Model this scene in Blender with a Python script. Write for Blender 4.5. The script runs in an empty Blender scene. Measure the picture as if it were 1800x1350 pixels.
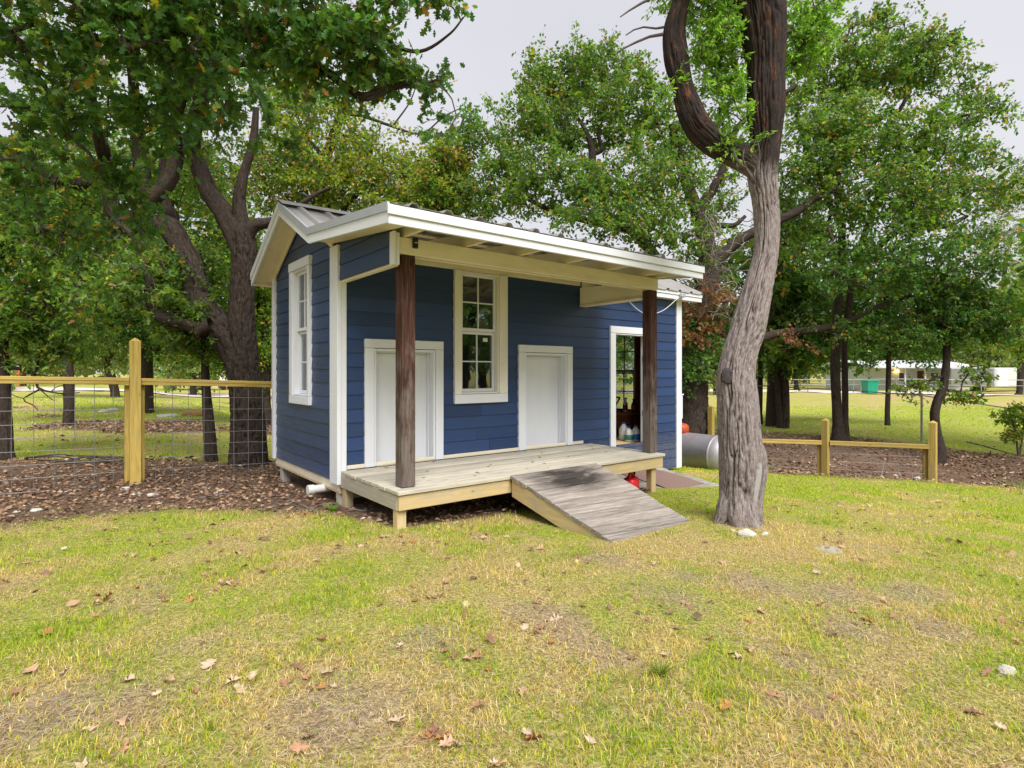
import bpy, math, random
import numpy as np
from mathutils import Vector, Matrix

RS = np.random.RandomState(7)
random.seed(7)
scene = bpy.context.scene
COL = scene.collection

# ------------------------------------------------------------------ camera
F_PX, HY, TH, CU, CV, CH = 989.96, 654.0, 0.9036, -2.3333, 6.0064, 1.0755
Z0 = 0.5                                    # deck top height in the world
ST, CT = math.sin(TH), math.cos(TH)
cam_d = bpy.data.cameras.new('camera'); cam = bpy.data.objects.new('camera', cam_d); COL.objects.link(cam)
cam.location = (CU, -CV, CH + Z0)
cam.rotation_euler = (math.radians(90), 0, TH - math.pi / 2)
cam_d.sensor_width = 36; cam_d.lens = F_PX / 1800 * 36; cam_d.shift_y = -(675 - HY) / 1800
cam_d.clip_start = 0.05; cam_d.clip_end = 3000
scene.camera = cam

# ------------------------------------------------------------------ sky, sun, exposure
SUN_EL, SUN_AZ = math.radians(51), math.radians(255)      # azimuth of the sun in the xy plane (behind the camera, to its right)
w = bpy.data.worlds.new('World'); scene.world = w; w.use_nodes = True
nt = w.node_tree; nt.nodes.clear()
sky = nt.nodes.new('ShaderNodeTexSky'); sky.sky_type = 'NISHITA'; sky.sun_disc = False
sky.sun_elevation = SUN_EL; sky.sun_rotation = math.pi / 2 - SUN_AZ; sky.dust_density = 4.0; sky.air_density = 1.0
mixn = nt.nodes.new('ShaderNodeMix'); mixn.data_type = 'RGBA'; mixn.inputs[0].default_value = 0.93
tcn = nt.nodes.new('ShaderNodeTexCoord'); cln = nt.nodes.new('ShaderNodeTexNoise'); cln.inputs['Scale'].default_value = 2.2; cln.inputs['Detail'].default_value = 4
crn = nt.nodes.new('ShaderNodeValToRGB'); crn.color_ramp.elements[0].position = 0.3; crn.color_ramp.elements[1].position = 0.75
crn.color_ramp.elements[0].color = (0.86, 0.86, 0.885, 1); crn.color_ramp.elements[1].color = (1, 0.99, 0.995, 1)
cmn = nt.nodes.new('ShaderNodeMix'); cmn.data_type = 'RGBA'; cmn.blend_type = 'MULTIPLY'; cmn.inputs[0].default_value = 1.0
cmn.inputs[7].default_value = (2.26, 2.23, 2.29, 1)        # pale, almost even cloud layer
nt.links.new(tcn.outputs['Generated'], cln.inputs['Vector']); nt.links.new(cln.outputs['Fac'], crn.inputs[0]); nt.links.new(crn.outputs[0], cmn.inputs[6]); nt.links.new(cmn.outputs[2], mixn.inputs[7])
bgn = nt.nodes.new('ShaderNodeBackground'); bgn.inputs[1].default_value = 0.10
wo = nt.nodes.new('ShaderNodeOutputWorld')
nt.links.new(sky.outputs[0], mixn.inputs[6]); nt.links.new(mixn.outputs[2], bgn.inputs[0]); nt.links.new(bgn.outputs[0], wo.inputs[0])
sd = bpy.data.lights.new('sun', 'SUN'); sd.energy = 1.5; sd.angle = math.radians(40); sd.color = (1.0, 0.965, 0.92)
so = bpy.data.objects.new('sun', sd); COL.objects.link(so)
sdir = Vector((math.cos(SUN_EL) * math.cos(SUN_AZ), math.cos(SUN_EL) * math.sin(SUN_AZ), math.sin(SUN_EL)))
so.rotation_euler = sdir.to_track_quat('Z', 'Y').to_euler(); so.location = (0, -10, 20)
vs = scene.view_settings
vs.view_transform = 'Standard'; vs.look = 'None'; vs.exposure = 1.9; vs.gamma = 1.0; vs.use_curve_mapping = False
scene.cycles.max_bounces = 8; scene.cycles.transparent_max_bounces = 12; scene.cycles.diffuse_bounces = 4
scene.cycles.sample_clamp_indirect = 6

# ------------------------------------------------------------------ coordinates
def W(u, v, z): return np.array((u, -v, z + Z0), float)
def ray(x, y):
    t = (x - 900) / F_PX; k = -(y - HY) / F_PX
    return t * ST + CT, t * CT - ST, k
def at_d(x, y, s):
    a, b, k = ray(x, y); return W(CU + s * a, CV + s * b, CH + s * k)
def at_v(x, y, v):
    a, b, k = ray(x, y); s = (v - CV) / b; return W(CU + s * a, v, CH + s * k)
def at_u(x, y, u):
    a, b, k = ray(x, y); s = (u - CU) / a; return W(u, CV + s * b, CH + s * k)
def at_z(x, y, z):
    a, b, k = ray(x, y); s = (z - CH) / k; return W(CU + s * a, CV + s * b, z)
def depth_xy(x, y): return (x - CU) * CT + (y + CV) * ST
def lat_xy(x, y): return (x - CU) * ST - (y + CV) * CT

# ------------------------------------------------------------------ noise
def _h(ix, iy, iz):
    n = (ix * 374761393 + iy * 668265263 + iz * 2147483647 + 1013904223) & 0xffffffff
    n = ((n ^ (n >> 13)) * 1274126177) & 0xffffffff
    n = n ^ (n >> 16)
    return (n & 0xffff) / 65535.0
def vnoise(x, y, z=0.0):
    x, y, z = np.broadcast_arrays(np.asarray(x, float), np.asarray(y, float), np.asarray(z, float))
    xi, yi, zi = np.floor(x).astype(np.int64), np.floor(y).astype(np.int64), np.floor(z).astype(np.int64)
    fx, fy, fz = x - xi, y - yi, z - zi
    fx, fy, fz = fx * fx * (3 - 2 * fx), fy * fy * (3 - 2 * fy), fz * fz * (3 - 2 * fz)
    r = 0
    for dx in (0, 1):
        for dy in (0, 1):
            for dz in (0, 1):
                r = r + _h(xi + dx, yi + dy, zi + dz) * (fx if dx else 1 - fx) * (fy if dy else 1 - fy) * (fz if dz else 1 - fz)
    return r
def fbm(x, y, z=0.0, o=3):
    r, a, t = 0, 1.0, 0
    for i in range(o):
        r = r + a * vnoise(np.asarray(x) * 2 ** i + 17 * i, np.asarray(y) * 2 ** i + 5 * i, np.asarray(z) * 2 ** i); t += a; a *= 0.5
    return r / t
def sstep(a, b, x):
    t = np.clip((np.asarray(x, float) - a) / (b - a), 0, 1); return t * t * (3 - 2 * t)

# ------------------------------------------------------------------ terrain
def crest_n(x, y): return (x - 6.9) * 0.917 + (y + 1.0) * 0.40
def ground(x, y, rough=True):
    x = np.asarray(x, float); y = np.asarray(y, float); v = -y
    base = -0.345 - 0.043 * np.clip(x, -1, 7) + 0.03 * (np.clip(v, -3, 3) - 1.4)
    n = crest_n(x, y)
    wu = sstep(2.0, 7.0, x)
    far = -1.0 - 0.32 * sstep(-2.0, 2.0, v) * sstep(10, 14, x)
    dip = -1.95
    prof = base + (dip - base) * sstep(0.1, 3.6, n)
    prof = prof + (far - dip) * sstep(4.8, 9.5, n)
    z = base * (1 - wu) + prof * wu
    if rough:
        s = np.maximum(depth_xy(x, y), 1.0)
        amp = np.clip(0.05 + 0.006 * (s - 8), 0.045, 0.25)
        z = z + (fbm(x * 0.55 + 3, y * 0.55, 0.3, 3) - 0.5) * amp * sstep(1.5, 4, s)
    return z + Z0
def gz(u, v): return float(ground(u, -v))

# ------------------------------------------------------------------ object helpers
WO = {}
def _finish(o, origin, parent):
    if parent is not None:
        o.parent = parent; o.location = Vector(origin) - Vector(WO[parent.name])
    else:
        o.location = Vector(origin)
    WO[o.name] = tuple(origin)
    return o
def mesh_obj(name, V, Fs, mat=None, parent=None, attrs=None, smooth=False, col=None):
    V = np.asarray(V, float)
    lo, hi = V.min(0), V.max(0)
    org = np.array(((lo[0] + hi[0]) / 2, (lo[1] + hi[1]) / 2, lo[2]))
    me = bpy.data.meshes.new(name)
    Vl = (V - org).astype(np.float32)
    if isinstance(Fs, np.ndarray):
        k = Fs.shape[1]; nf = len(Fs)
        me.vertices.add(len(Vl)); me.vertices.foreach_set('co', Vl.ravel())
        me.loops.add(nf * k); me.loops.foreach_set('vertex_index', Fs.astype(np.int32).ravel())
        me.polygons.add(nf); me.polygons.foreach_set('loop_start', np.arange(0, nf * k, k, dtype=np.int32))
        me.update(calc_edges=True)
    else:
        me.from_pydata(Vl.tolist(), [], [list(map(int, f)) for f in Fs])
    if smooth: me.polygons.foreach_set('use_smooth', np.ones(len(me.polygons), bool))
    for an, arr in (attrs or {}).items():
        arr = np.asarray(arr, np.float32)
        if arr.ndim == 1:
            a = me.attributes.new(an, 'FLOAT', 'POINT'); a.data.foreach_set('value', arr)
        else:
            a = me.attributes.new(an, 'FLOAT_VECTOR', 'POINT'); a.data.foreach_set('vector', arr.ravel())
    if col is not None:
        c = np.ones((len(V), 4), np.float32); c[:, :3] = col
        a = me.attributes.new('col', 'FLOAT_COLOR', 'POINT'); a.data.foreach_set('color', c.ravel())
    if mat is not None: me.materials.append(mat)
    o = bpy.data.objects.new(name, me); COL.objects.link(o)
    return _finish(o, org, parent)
def thing(name, label, cat, loc=(0, 0, 0), group=None, parent=None):
    o = bpy.data.objects.new(name, None); COL.objects.link(o); o.empty_display_size = 0.1
    if label: o['label'] = label
    if cat: o['category'] = cat
    if group: o['group'] = group
    return _finish(o, loc, parent)
def tag(o, label=None, cat=None, group=None, kind=None):
    if label: o['label'] = label
    if cat: o['category'] = cat
    if group: o['group'] = group
    if kind: o['kind'] = kind
    return o

BOXF = [(0, 3, 2, 1), (4, 5, 6, 7), (0, 1, 5, 4), (1, 2, 6, 5), (2, 3, 7, 6), (3, 0, 4, 7)]
class MB:
    """collects shapes with board coordinates 'lc' and builds one mesh object"""
    def __init__(s): s.V = []; s.F = []; s.L = []; s.n = 0
    def add(s, V, Fs, L=None):
        V = np.asarray(V, float)
        if L is None: L = V
        s.V.append(V); s.L.append(np.asarray(L, float))
        s.F += [tuple(i + s.n for i in f) for f in Fs]; s.n += len(V)
        return s
    def hexa(s, P, off=None, axis=None):
        """P: 8 corners (bottom 4 ccw, top 4 ccw)"""
        P = np.asarray(P, float)
        ex = [np.linalg.norm(P[1] - P[0]), np.linalg.norm(P[3] - P[0]), np.linalg.norm(P[4] - P[0])]
        order = list(np.argsort(ex)[::-1])
        sgn = np.array([(0, 0, 0), (1, 0, 0), (1, 1, 0), (0, 1, 0), (0, 0, 1), (1, 0, 1), (1, 1, 1), (0, 1, 1)], float)
        L = sgn * np.array(ex); L = L[:, order] + RS.rand(3) * 40 if off is None else L[:, order] + off
        return s.add(P, BOXF, L)
    def box(s, u0, u1, v0, v1, z0, z1, c=0.004):
        """box in shed coordinates with chamfered edges"""
        return s.cham(W((u0 + u1) / 2, (v0 + v1) / 2, (z0 + z1) / 2), (abs(u1 - u0), abs(v1 - v0), abs(z1 - z0)), np.eye(3), c)
    def cham(s, ctr, dims, R, c=0.004):
        d = np.array(dims) / 2; c = min(c, d.min() * 0.4)
        V = []; 
        for ax in range(3):
            for sx in (-1, 1):
                for sy in (-1, 1):
                    for sz in (-1, 1):
                        p = np.array((sx, sy, sz)) * (d - c); p[ax] = (sx, sy, sz)[ax] * d[ax]; V.append(p)
        V = np.array(V)
        def idx(ax, sx, sy, sz): return ax * 8 + (sx > 0) * 4 + (sy > 0) * 2 + (sz > 0)
        Fs = []
        for ax in range(3):
            b, cc = [(1, 2), (2, 0), (0, 1)][ax]
            for sg in (-1, 1):
                q = []
                for (i, j) in ((-1, -1), (1, -1), (1, 1), (-1, 1)):
                    t = [0, 0, 0]; t[ax] = sg; t[b] = i; t[cc] = j; q.append(idx(ax, *t))
                Fs.append(tuple(q if sg > 0 else q[::-1]))
        for a in range(3):
            for b in range(a + 1, 3):
                o_ = 3 - a - b
                for sa in (-1, 1):
                    for sb in (-1, 1):
                        t0 = [0, 0, 0]; t0[a] = sa; t0[b] = sb
                        t1 = list(t0); t0[o_] = -1; t1[o_] = 1
                        q = [idx(a, *t0), idx(a, *t1), idx(b, *t1), idx(b, *t0)]
                        P = V[q]; nrm = np.cross(P[1] - P[0], P[2] - P[0]); o2 = P.mean(0)
                        Fs.append(tuple(q if nrm @ o2 > 0 else q[::-1]))
        for sx in (-1, 1):
            for sy in (-1, 1):
                for sz in (-1, 1):
                    q = [idx(0, sx, sy, sz), idx(1, sx, sy, sz), idx(2, sx, sy, sz)]
                    P = V[q]; nrm = np.cross(P[1] - P[0], P[2] - P[0])
                    Fs.append(tuple(q if nrm @ P.mean(0) > 0 else q[::-1]))
        order = list(np.argsort(dims)[::-1])
        L = V[:, order] + RS.rand(3) * 40
        return s.add(V @ np.asarray(R).T + np.asarray(ctr), Fs, L)
    def beam(s, p0, p1, wd, ht, up=(0, 0, 1), c=0.004):
        p0, p1 = np.asarray(p0, float), np.asarray(p1, float)
        d = p1 - p0; ln = np.linalg.norm(d); d = d / ln
        up = np.asarray(up, float); sd_ = np.cross(up, d); sd_ /= np.linalg.norm(sd_); up = np.cross(d, sd_)
        return s.cham((p0 + p1) / 2, (ln, wd, ht), np.stack([d, sd_, up], 1), c)
    def tube(s, pts, rad, seg=6, cap=True):
        V, Fq, L, _ = sweep(np.asarray(pts, float), rad, seg)
        n = len(V); Fq = [tuple(f) for f in Fq]
        if cap:
            Fq.append(tuple(range(seg))[::-1]); Fq.append(tuple(range(n - seg, n)))
        return s.add(V, Fq, L)
    def lathe(s, ctr, prof, seg=20, R=None):
        """prof: list of (r, z)"""
        a = np.linspace(0, 2 * math.pi, seg, endpoint=False)
        V = []
        for r, z in prof: V += [(r * math.cos(t), r * math.sin(t), z) for t in a]
        V = np.array(V)
        Fs = []
        for i in range(len(prof) - 1):
            for j in range(seg):
                k = (j + 1) % seg; Fs.append((i * seg + j, i * seg + k, (i + 1) * seg + k, (i + 1) * seg + j))
        Fs.append(tuple(range(seg))[::-1]); Fs.append(tuple(range(len(V) - seg, len(V))))
        X = V if R is None else V @ np.asarray(R).T
        return s.add(X + np.asarray(ctr), Fs, V)
    def build(s, name, mat, parent=None, smooth=False):
        return mesh_obj(name, np.concatenate(s.V), s.F, mat, parent, {'lc': np.concatenate(s.L)}, smooth)

def catmull(P, n):
    """resample a polyline (rows may hold extra columns) with a Catmull-Rom curve"""
    P = np.asarray(P, float)
    if len(P) < 3: 
        t = np.linspace(0, 1, n)[:, None]; return P[0] * (1 - t) + P[-1] * t
    Q = np.vstack([2 * P[0] - P[1], P, 2 * P[-1] - P[-2]])
    t = np.linspace(0, len(P) - 1 - 1e-6, n); i = t.astype(int); f = (t - i)[:, None]
    a, b, c, d = Q[i], Q[i + 1], Q[i + 2], Q[i + 3]
    return 0.5 * (2 * b + (c - a) * f + (2 * a - 5 * b + 4 * c - d) * f ** 2 + (3 * b - a - 3 * c + d) * f ** 3)
def sweep(P, rad, seg=8, disp=None):
    """tube along P; disp(angle, length, radius) gives extra radius. returns V, quads, local coords, disp"""
    P = np.asarray(P, float); n = len(P); rad = np.broadcast_to(np.asarray(rad, float), (n,))
    T = np.gradient(P, axis=0); T /= np.linalg.norm(T, axis=1)[:, None] + 1e-9
    X = np.zeros((n, 3)); a = np.array((1., 0, 0)) if abs(T[0][0]) < 0.8 else np.array((0, 1., 0))
    x = a - T[0] * (a @ T[0]); x /= np.linalg.norm(x); X[0] = x
    for i in range(1, n):
        x = X[i - 1] - T[i] * (X[i - 1] @ T[i]); X[i] = x / (np.linalg.norm(x) + 1e-9)
    Y = np.cross(T, X)
    th = np.linspace(0, 2 * math.pi, seg, endpoint=False)
    ln = np.concatenate([[0], np.cumsum(np.linalg.norm(np.diff(P, axis=0), axis=1))])
    A, Ln = np.meshgrid(th, ln); Rr = np.repeat(rad[:, None], seg, 1)
    dd = disp(A, Ln, Rr) if disp is not None else np.zeros_like(A)
    R2 = Rr + dd
    V = P[:, None, :] + R2[..., None] * (np.cos(A)[..., None] * X[:, None, :] + np.sin(A)[..., None] * Y[:, None, :])
    i, j = np.meshgrid(np.arange(n - 1), np.arange(seg), indexing='ij'); k = (j + 1) % seg
    Fq = np.stack([i * seg + j, i * seg + k, (i + 1) * seg + k, (i + 1) * seg + j], -1).reshape(-1, 4)
    L = np.stack([Ln, np.cos(A) * Rr, np.sin(A) * Rr], -1).reshape(-1, 3)
    return V.reshape(-1, 3), Fq, L, dd.reshape(-1)

# ------------------------------------------------------------------ materials
class G:
    def __init__(s, name):
        s.m = bpy.data.materials.new(name); s.m.use_nodes = True; s.t = s.m.node_tree
        s.b = s.t.nodes['Principled BSDF']; s.o = s.t.nodes['Material Output']
    def n(s, typ, ins=None, **pr):
        x = s.t.nodes.new(typ)
        for k, v_ in pr.items(): setattr(x, k, v_)
        for k, v_ in (ins or {}).items(): s.put(x.inputs[k], v_)
        return x
    def put(s, sock, v_):
        if isinstance(v_, bpy.types.NodeSocket): s.t.links.new(v_, sock)
        else: sock.default_value = v_
    def set(s, **k):
        nm = {'col': 'Base Color', 'rough': 'Roughness', 'metal': 'Metallic', 'spec': 'Specular IOR Level', 'norm': 'Normal'}
        for a, v_ in k.items():
            if a == 'col' and not isinstance(v_, bpy.types.NodeSocket): v_ = tuple(v_)[:3] + (1,)
            s.put(s.b.inputs[nm[a]], v_)
        return s
    def lc(s, scale=(1, 1, 1), name='lc'):
        a = s.n('ShaderNodeAttribute', attribute_name=name)
        return s.n('ShaderNodeMapping', {'Vector': a.outputs['Vector'], 'Scale': scale}).outputs[0]
    def pos(s, scale=(1, 1, 1)):
        a = s.n('ShaderNodeNewGeometry'); return s.n('ShaderNodeMapping', {'Vector': a.outputs['Position'], 'Scale': scale}).outputs[0]
    def noise(s, vec, sc=5, det=4, rough=0.55, dist=0.0):
        return s.n('ShaderNodeTexNoise', {'Vector': vec, 'Scale': sc, 'Detail': det, 'Roughness': rough, 'Distortion': dist}).outputs['Fac']
    def ramp(s, fac, stops):
        r = s.n('ShaderNodeValToRGB', {'Fac': fac}); e = r.color_ramp.elements
        while len(e) < len(stops): e.new(0.5)
        for el, (p_, c_) in zip(e, stops): el.position = p_; el.color = tuple(c_)[:3] + (1,) if not isinstance(c_, float) else (c_, c_, c_, 1)
        return r.outputs[0]
    def mix(s, fac, a, b, mode='MIX'):
        x = s.n('ShaderNodeMix', data_type='RGBA', blend_type=mode)
        s.put(x.inputs[0], fac)
        for i, v_ in ((6, a), (7, b)):
            s.put(x.inputs[i], v_ if isinstance(v_, bpy.types.NodeSocket) else tuple(v_)[:3] + (1,))
        return x.outputs[2]
    def tone(s, c, lo=0.85, hi=1.1):
        r = s.n('ShaderNodeObjectInfo').outputs['Random']; v_ = s.n('ShaderNodeMapRange', {0: r, 1: 0.0, 2: 1.0, 3: lo, 4: hi}).outputs[0]
        cb_ = s.n('ShaderNodeCombineColor', {0: v_, 1: v_, 2: v_}).outputs[0]
        return s.mix(1.0, c, cb_, 'MULTIPLY')
    def bump(s, h, st=0.3, dist=0.01):
        return s.n('ShaderNodeBump', {'Height': h, 'Strength': st, 'Distance': dist}).outputs[0]

def wood(name, dark, light, blot=None, rough=0.75, grain=22, bump=0.35, knots=True, blot_lo=0.5, blot_hi=0.7):
    g = G(name)
    v1 = g.lc((1.2, grain, grain)); f1 = g.noise(v1, 2.2, 5, 0.6, 0.6)
    c = g.ramp(f1, [(0.3, dark), (0.7, light)])
    v2 = g.lc((1, 3, 3))
    f2 = g.noise(v2, 1.3, 3)
    c = g.mix(g.ramp(f2, [(0.35, 0.0), (0.75, 0.55)]), c, tuple(x * 0.72 for x in light))
    if blot:
        f3 = g.noise(g.lc((1, 2.2, 2.2)), 2.4, 5, 0.62)
        c = g.mix(g.ramp(f3, [(blot_lo, 0.0), (blot_hi, 0.85)]), c, blot)
    if knots:
        vo = g.n('ShaderNodeTexVoronoi', {'Vector': g.lc((1.0, 2.6, 2.6)), 'Scale': 2.2}).outputs['Distance']
        c = g.mix(g.ramp(vo, [(0.035, 0.8), (0.075, 0.0)]), c, tuple(x * 0.35 for x in dark))
    c = g.tone(c, 0.78, 1.12)
    g.set(col=c, rough=rough, spec=0.25, norm=g.bump(f1, bump, 0.004))
    return g.m

def paint(name, col, dirt, amt=0.5, rough=0.5, grain=True, bump=0.15):
    g = G(name)
    f = g.noise(g.lc((0.8, 3, 3)), 2.5, 6, 0.65)
    c = g.mix(g.ramp(f, [(0.42, 0.0), (0.85, amt)]), col, dirt)
    f2 = g.noise(g.lc((3, 10, 10)), 9, 3)
    c = g.mix(g.ramp(f2, [(0.68, 0.0), (0.80, amt)]), c, tuple(x * 0.55 for x in dirt))
    h = g.noise(g.lc((2, 40, 40)), 2, 4)
    g.set(col=c, rough=rough, spec=0.35, norm=g.bump(h, bump, 0.003))
    return g.m

m_white = paint('white_paint', (0.68, 0.71, 0.77), (0.50, 0.49, 0.48), 0.30)
m_cream = paint('cream_paint', (0.74, 0.68, 0.53), (0.48, 0.38, 0.25), 0.5)
m_white_shaded = paint('white_paint_shaded', (0.72, 0.70, 0.63), (0.50, 0.45, 0.36), 0.4)  # white paint with the porch shade put into its colour, for the window trim
def siding_mat():
    g = G('blue_siding_paint')
    h = g.noise(g.lc((1.2, 26, 26)), 3, 5, 0.6, 0.8)
    f = g.noise(g.lc((0.7, 4, 4)), 1.8, 5)
    c = g.mix(g.ramp(f, [(0.3, 0.0), (0.8, 0.7)]), (0.014, 0.043, 0.135), (0.030, 0.046, 0.098))
    sp = g.noise(g.lc((5, 9, 9)), 14, 2)
    c = g.mix(g.ramp(sp, [(0.76, 0.0), (0.80, 0.45)]), c, (0.25, 0.28, 0.34))
    c = g.tone(c, 0.80, 1.18)
    zz = g.n('ShaderNodeSeparateXYZ', {0: g.pos()}).outputs['Z']
    mr = g.n('ShaderNodeMapRange', {0: zz, 1: 1.0, 2: 0.3, 3: 0.0, 4: 0.34}).outputs[0]
    sp2 = g.n('ShaderNodeMath', {0: g.noise(g.lc((2.5, 6, 6)), 5, 6, 0.7), 1: mr}, operation='MULTIPLY').outputs[0]
    c = g.mix(g.ramp(sp2, [(0.10, 0.0), (0.22, 0.45)]), c, (0.17, 0.16, 0.16))
    ch_ = g.noise(g.lc((9, 14, 14)), 6, 4, 0.7); c = g.mix(g.ramp(ch_, [(0.70, 0.0), (0.76, 0.35)]), c, (0.20, 0.23, 0.30))
    g.set(col=c, rough=g.ramp(h, [(0.3, 0.36), (0.8, 0.55)]), spec=0.45, norm=g.bump(h, 0.35, 0.003))
    return g.m
m_blue = siding_mat()
m_deck = wood('deck_pine', (0.38, 0.345, 0.27), (0.57, 0.53, 0.44), (0.33, 0.315, 0.275), grain=18)
m_rim = wood('rim_pine', (0.48, 0.36, 0.18), (0.64, 0.50, 0.27), (0.42, 0.36, 0.26), grain=14)
m_fence = wood('yellow_treated_pine', (0.33, 0.225, 0.045), (0.60, 0.455, 0.13), (0.38, 0.31, 0.15), grain=20, blot_lo=0.52, blot_hi=0.8)
def postmat():
    g = G('stained_brown_post')
    f1 = g.noise(g.lc((1.4, 34, 34)), 2.2, 6, 0.65, 0.6)
    c = g.ramp(f1, [(0.28, (0.018, 0.009, 0.008)), (0.5, (0.055, 0.025, 0.019)), (0.72, (0.13, 0.068, 0.05))])
    zz = g.n('ShaderNodeSeparateXYZ', {0: g.pos()}).outputs['Z']
    wr = g.n('ShaderNodeMapRange', {0: zz, 1: 2.1, 2: 0.45, 3: -0.10, 4: 0.34}).outputs[0]
    w2 = g.n('ShaderNodeMath', {0: g.noise(g.lc((1.6, 5, 5)), 2.6, 5, 0.65), 1: wr}, operation='ADD').outputs[0]
    c = g.mix(g.ramp(w2, [(0.50, 0.0), (0.78, 0.85)]), c, g.ramp(f1, [(0.3, (0.07, 0.058, 0.052)), (0.7, (0.23, 0.195, 0.175))]))
    fl = g.noise(g.lc((6, 40, 40)), 3.5, 4, 0.7); c = g.mix(g.ramp(fl, [(0.66, 0.0), (0.74, 0.75)]), c, (0.42, 0.36, 0.32))
    vo = g.n('ShaderNodeTexVoronoi', {'Vector': g.lc((1.0, 2.6, 2.6)), 'Scale': 1.7}).outputs['Distance']
    c = g.mix(g.ramp(vo, [(0.04, 0.85), (0.09, 0.0)]), c, (0.02, 0.012, 0.01))
    g.set(col=c, rough=0.8, spec=0.2, norm=g.bump(f1, 0.6, 0.005)); return g.m
m_post = postmat()
m_grey = wood('weathered_grey_board', (0.22, 0.20, 0.18), (0.46, 0.43, 0.39), (0.20, 0.17, 0.15), rough=0.9, grain=26, bump=0.6)
m_inwood = wood('interior_red_wood', (0.09, 0.025, 0.012), (0.20, 0.07, 0.03), grain=10)
m_pier = wood('grey_pier', (0.36, 0.34, 0.30), (0.58, 0.55, 0.5), grain=16, knots=False)
def rampmat():
    g = G('stained_ramp_board')
    v1 = g.lc((1.2, 26, 26)); f1 = g.noise(v1, 2.2, 5, 0.6, 0.6)
    c = g.ramp(f1, [(0.3, (0.16, 0.135, 0.118)), (0.7, (0.42, 0.38, 0.34))])
    c = g.mix(g.ramp(g.noise(g.lc((1, 3, 3)), 2.2, 5), [(0.45, 0.0), (0.75, 0.6)]), c, (0.20, 0.17, 0.14))
    st = g.n('ShaderNodeAttribute', attribute_name='stain').outputs['Fac']
    nz = g.noise(g.pos((0.45, 1.5, 1)), 6.5, 7, 0.72)
    k = g.n('ShaderNodeMath', {0: st, 1: nz}, operation='MULTIPLY').outputs[0]
    c = g.tone(c, 0.8, 1.15)
    c = g.mix(g.ramp(k, [(0.16, 0.0), (0.46, 0.92)]), c, (0.022, 0.018, 0.016))
    g.set(col=c, rough=0.9, spec=0.2, norm=g.bump(f1, 0.6, 0.004)); return g.m
m_ramp = rampmat()
def metal_mat(name, col, rust, amt, rough=0.38):
    g = G(name); f = g.noise(g.pos((1, 1, 1)), 2.6, 6, 0.65)
    c = g.mix(g.ramp(f, [(0.45, 0.0), (0.8, amt)]), col, rust)
    g.set(col=c, rough=g.ramp(f, [(0.3, rough), (0.8, rough + 0.25)]), metal=0.55, spec=0.5,
          norm=g.bump(g.noise(g.pos(), 9, 3), 0.08, 0.01)); return g.m
m_roof = metal_mat('galvanised_roof', (0.40, 0.39, 0.38), (0.16, 0.115, 0.085), 0.7)
m_flash = metal_mat('grey_flashing', (0.52, 0.55, 0.60), (0.35, 0.33, 0.31), 0.4)
m_tank = metal_mat('silver_tank_paint', (0.40, 0.395, 0.43), (0.24, 0.17, 0.17), 0.75, 0.42)
m_galv = metal_mat('galvanised_wire', (0.30, 0.31, 0.32), (0.15, 0.14, 0.13), 0.4)
def plain(name, col, rough=0.5, spec=0.4, metal=0.0, var=0.2, sc=12):
    g = G(name); f = g.noise(g.pos(), sc, 4)
    c = g.mix(g.ramp(f, [(0.35, 0.0), (0.8, var * 2)]), col, tuple(x * 0.6 for x in col))
    g.set(col=c, rough=rough, spec=spec, metal=metal, norm=g.bump(f, 0.1, 0.004)); return g.m
def glass_mat():
    g = G('window_glass'); g.t.nodes.remove(g.b)
    fr = g.n('ShaderNodeFresnel', {'IOR': 1.5}).outputs[0]
    fac = g.n('ShaderNodeMath', {0: fr, 1: 0.06}, operation='ADD').outputs[0]
    wv = g.bump(g.noise(g.pos(), 3.0, 2), 0.05, 0.02)
    tr = g.n('ShaderNodeBsdfTransparent', {'Color': (0.80, 0.85, 0.84, 1)}); gl = g.n('ShaderNodeBsdfGlossy', {'Color': (0.95, 0.97, 1, 1), 'Roughness': 0.015, 'Normal': wv})
    mx = g.n('ShaderNodeMixShader', {0: fac, 1: tr.outputs[0], 2: gl.outputs[0]})
    g.t.links.new(mx.outputs[0], g.o.inputs[0]); return g.m
m_glass = glass_mat()
def leaf_mat(name, trans=0.4, rough=0.5, boost=1.25):
    g = G(name)
    a = g.n('ShaderNodeAttribute', attribute_name='col').outputs['Color']
    g.set(col=a, rough=rough, spec=0.35)
    tb = g.mix(1.0, a, (boost, boost * 1.08, boost * 0.7), 'MULTIPLY')
    t = g.n('ShaderNodeBsdfTranslucent', {'Color': tb})
    mx = g.n('ShaderNodeMixShader', {0: trans, 1: g.b.outputs[0], 2: t.outputs[0]})
    g.t.links.new(mx.outputs[0], g.o.inputs[0]); return g.m
m_leaf = leaf_mat('oak_leaf', 0.5, 0.45, 1.45)
m_blade = leaf_mat('grass_blade', 0.45, 0.6, 1.15)
m_dry = leaf_mat('dry_leaf', 0.12, 0.75, 1.0)
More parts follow.
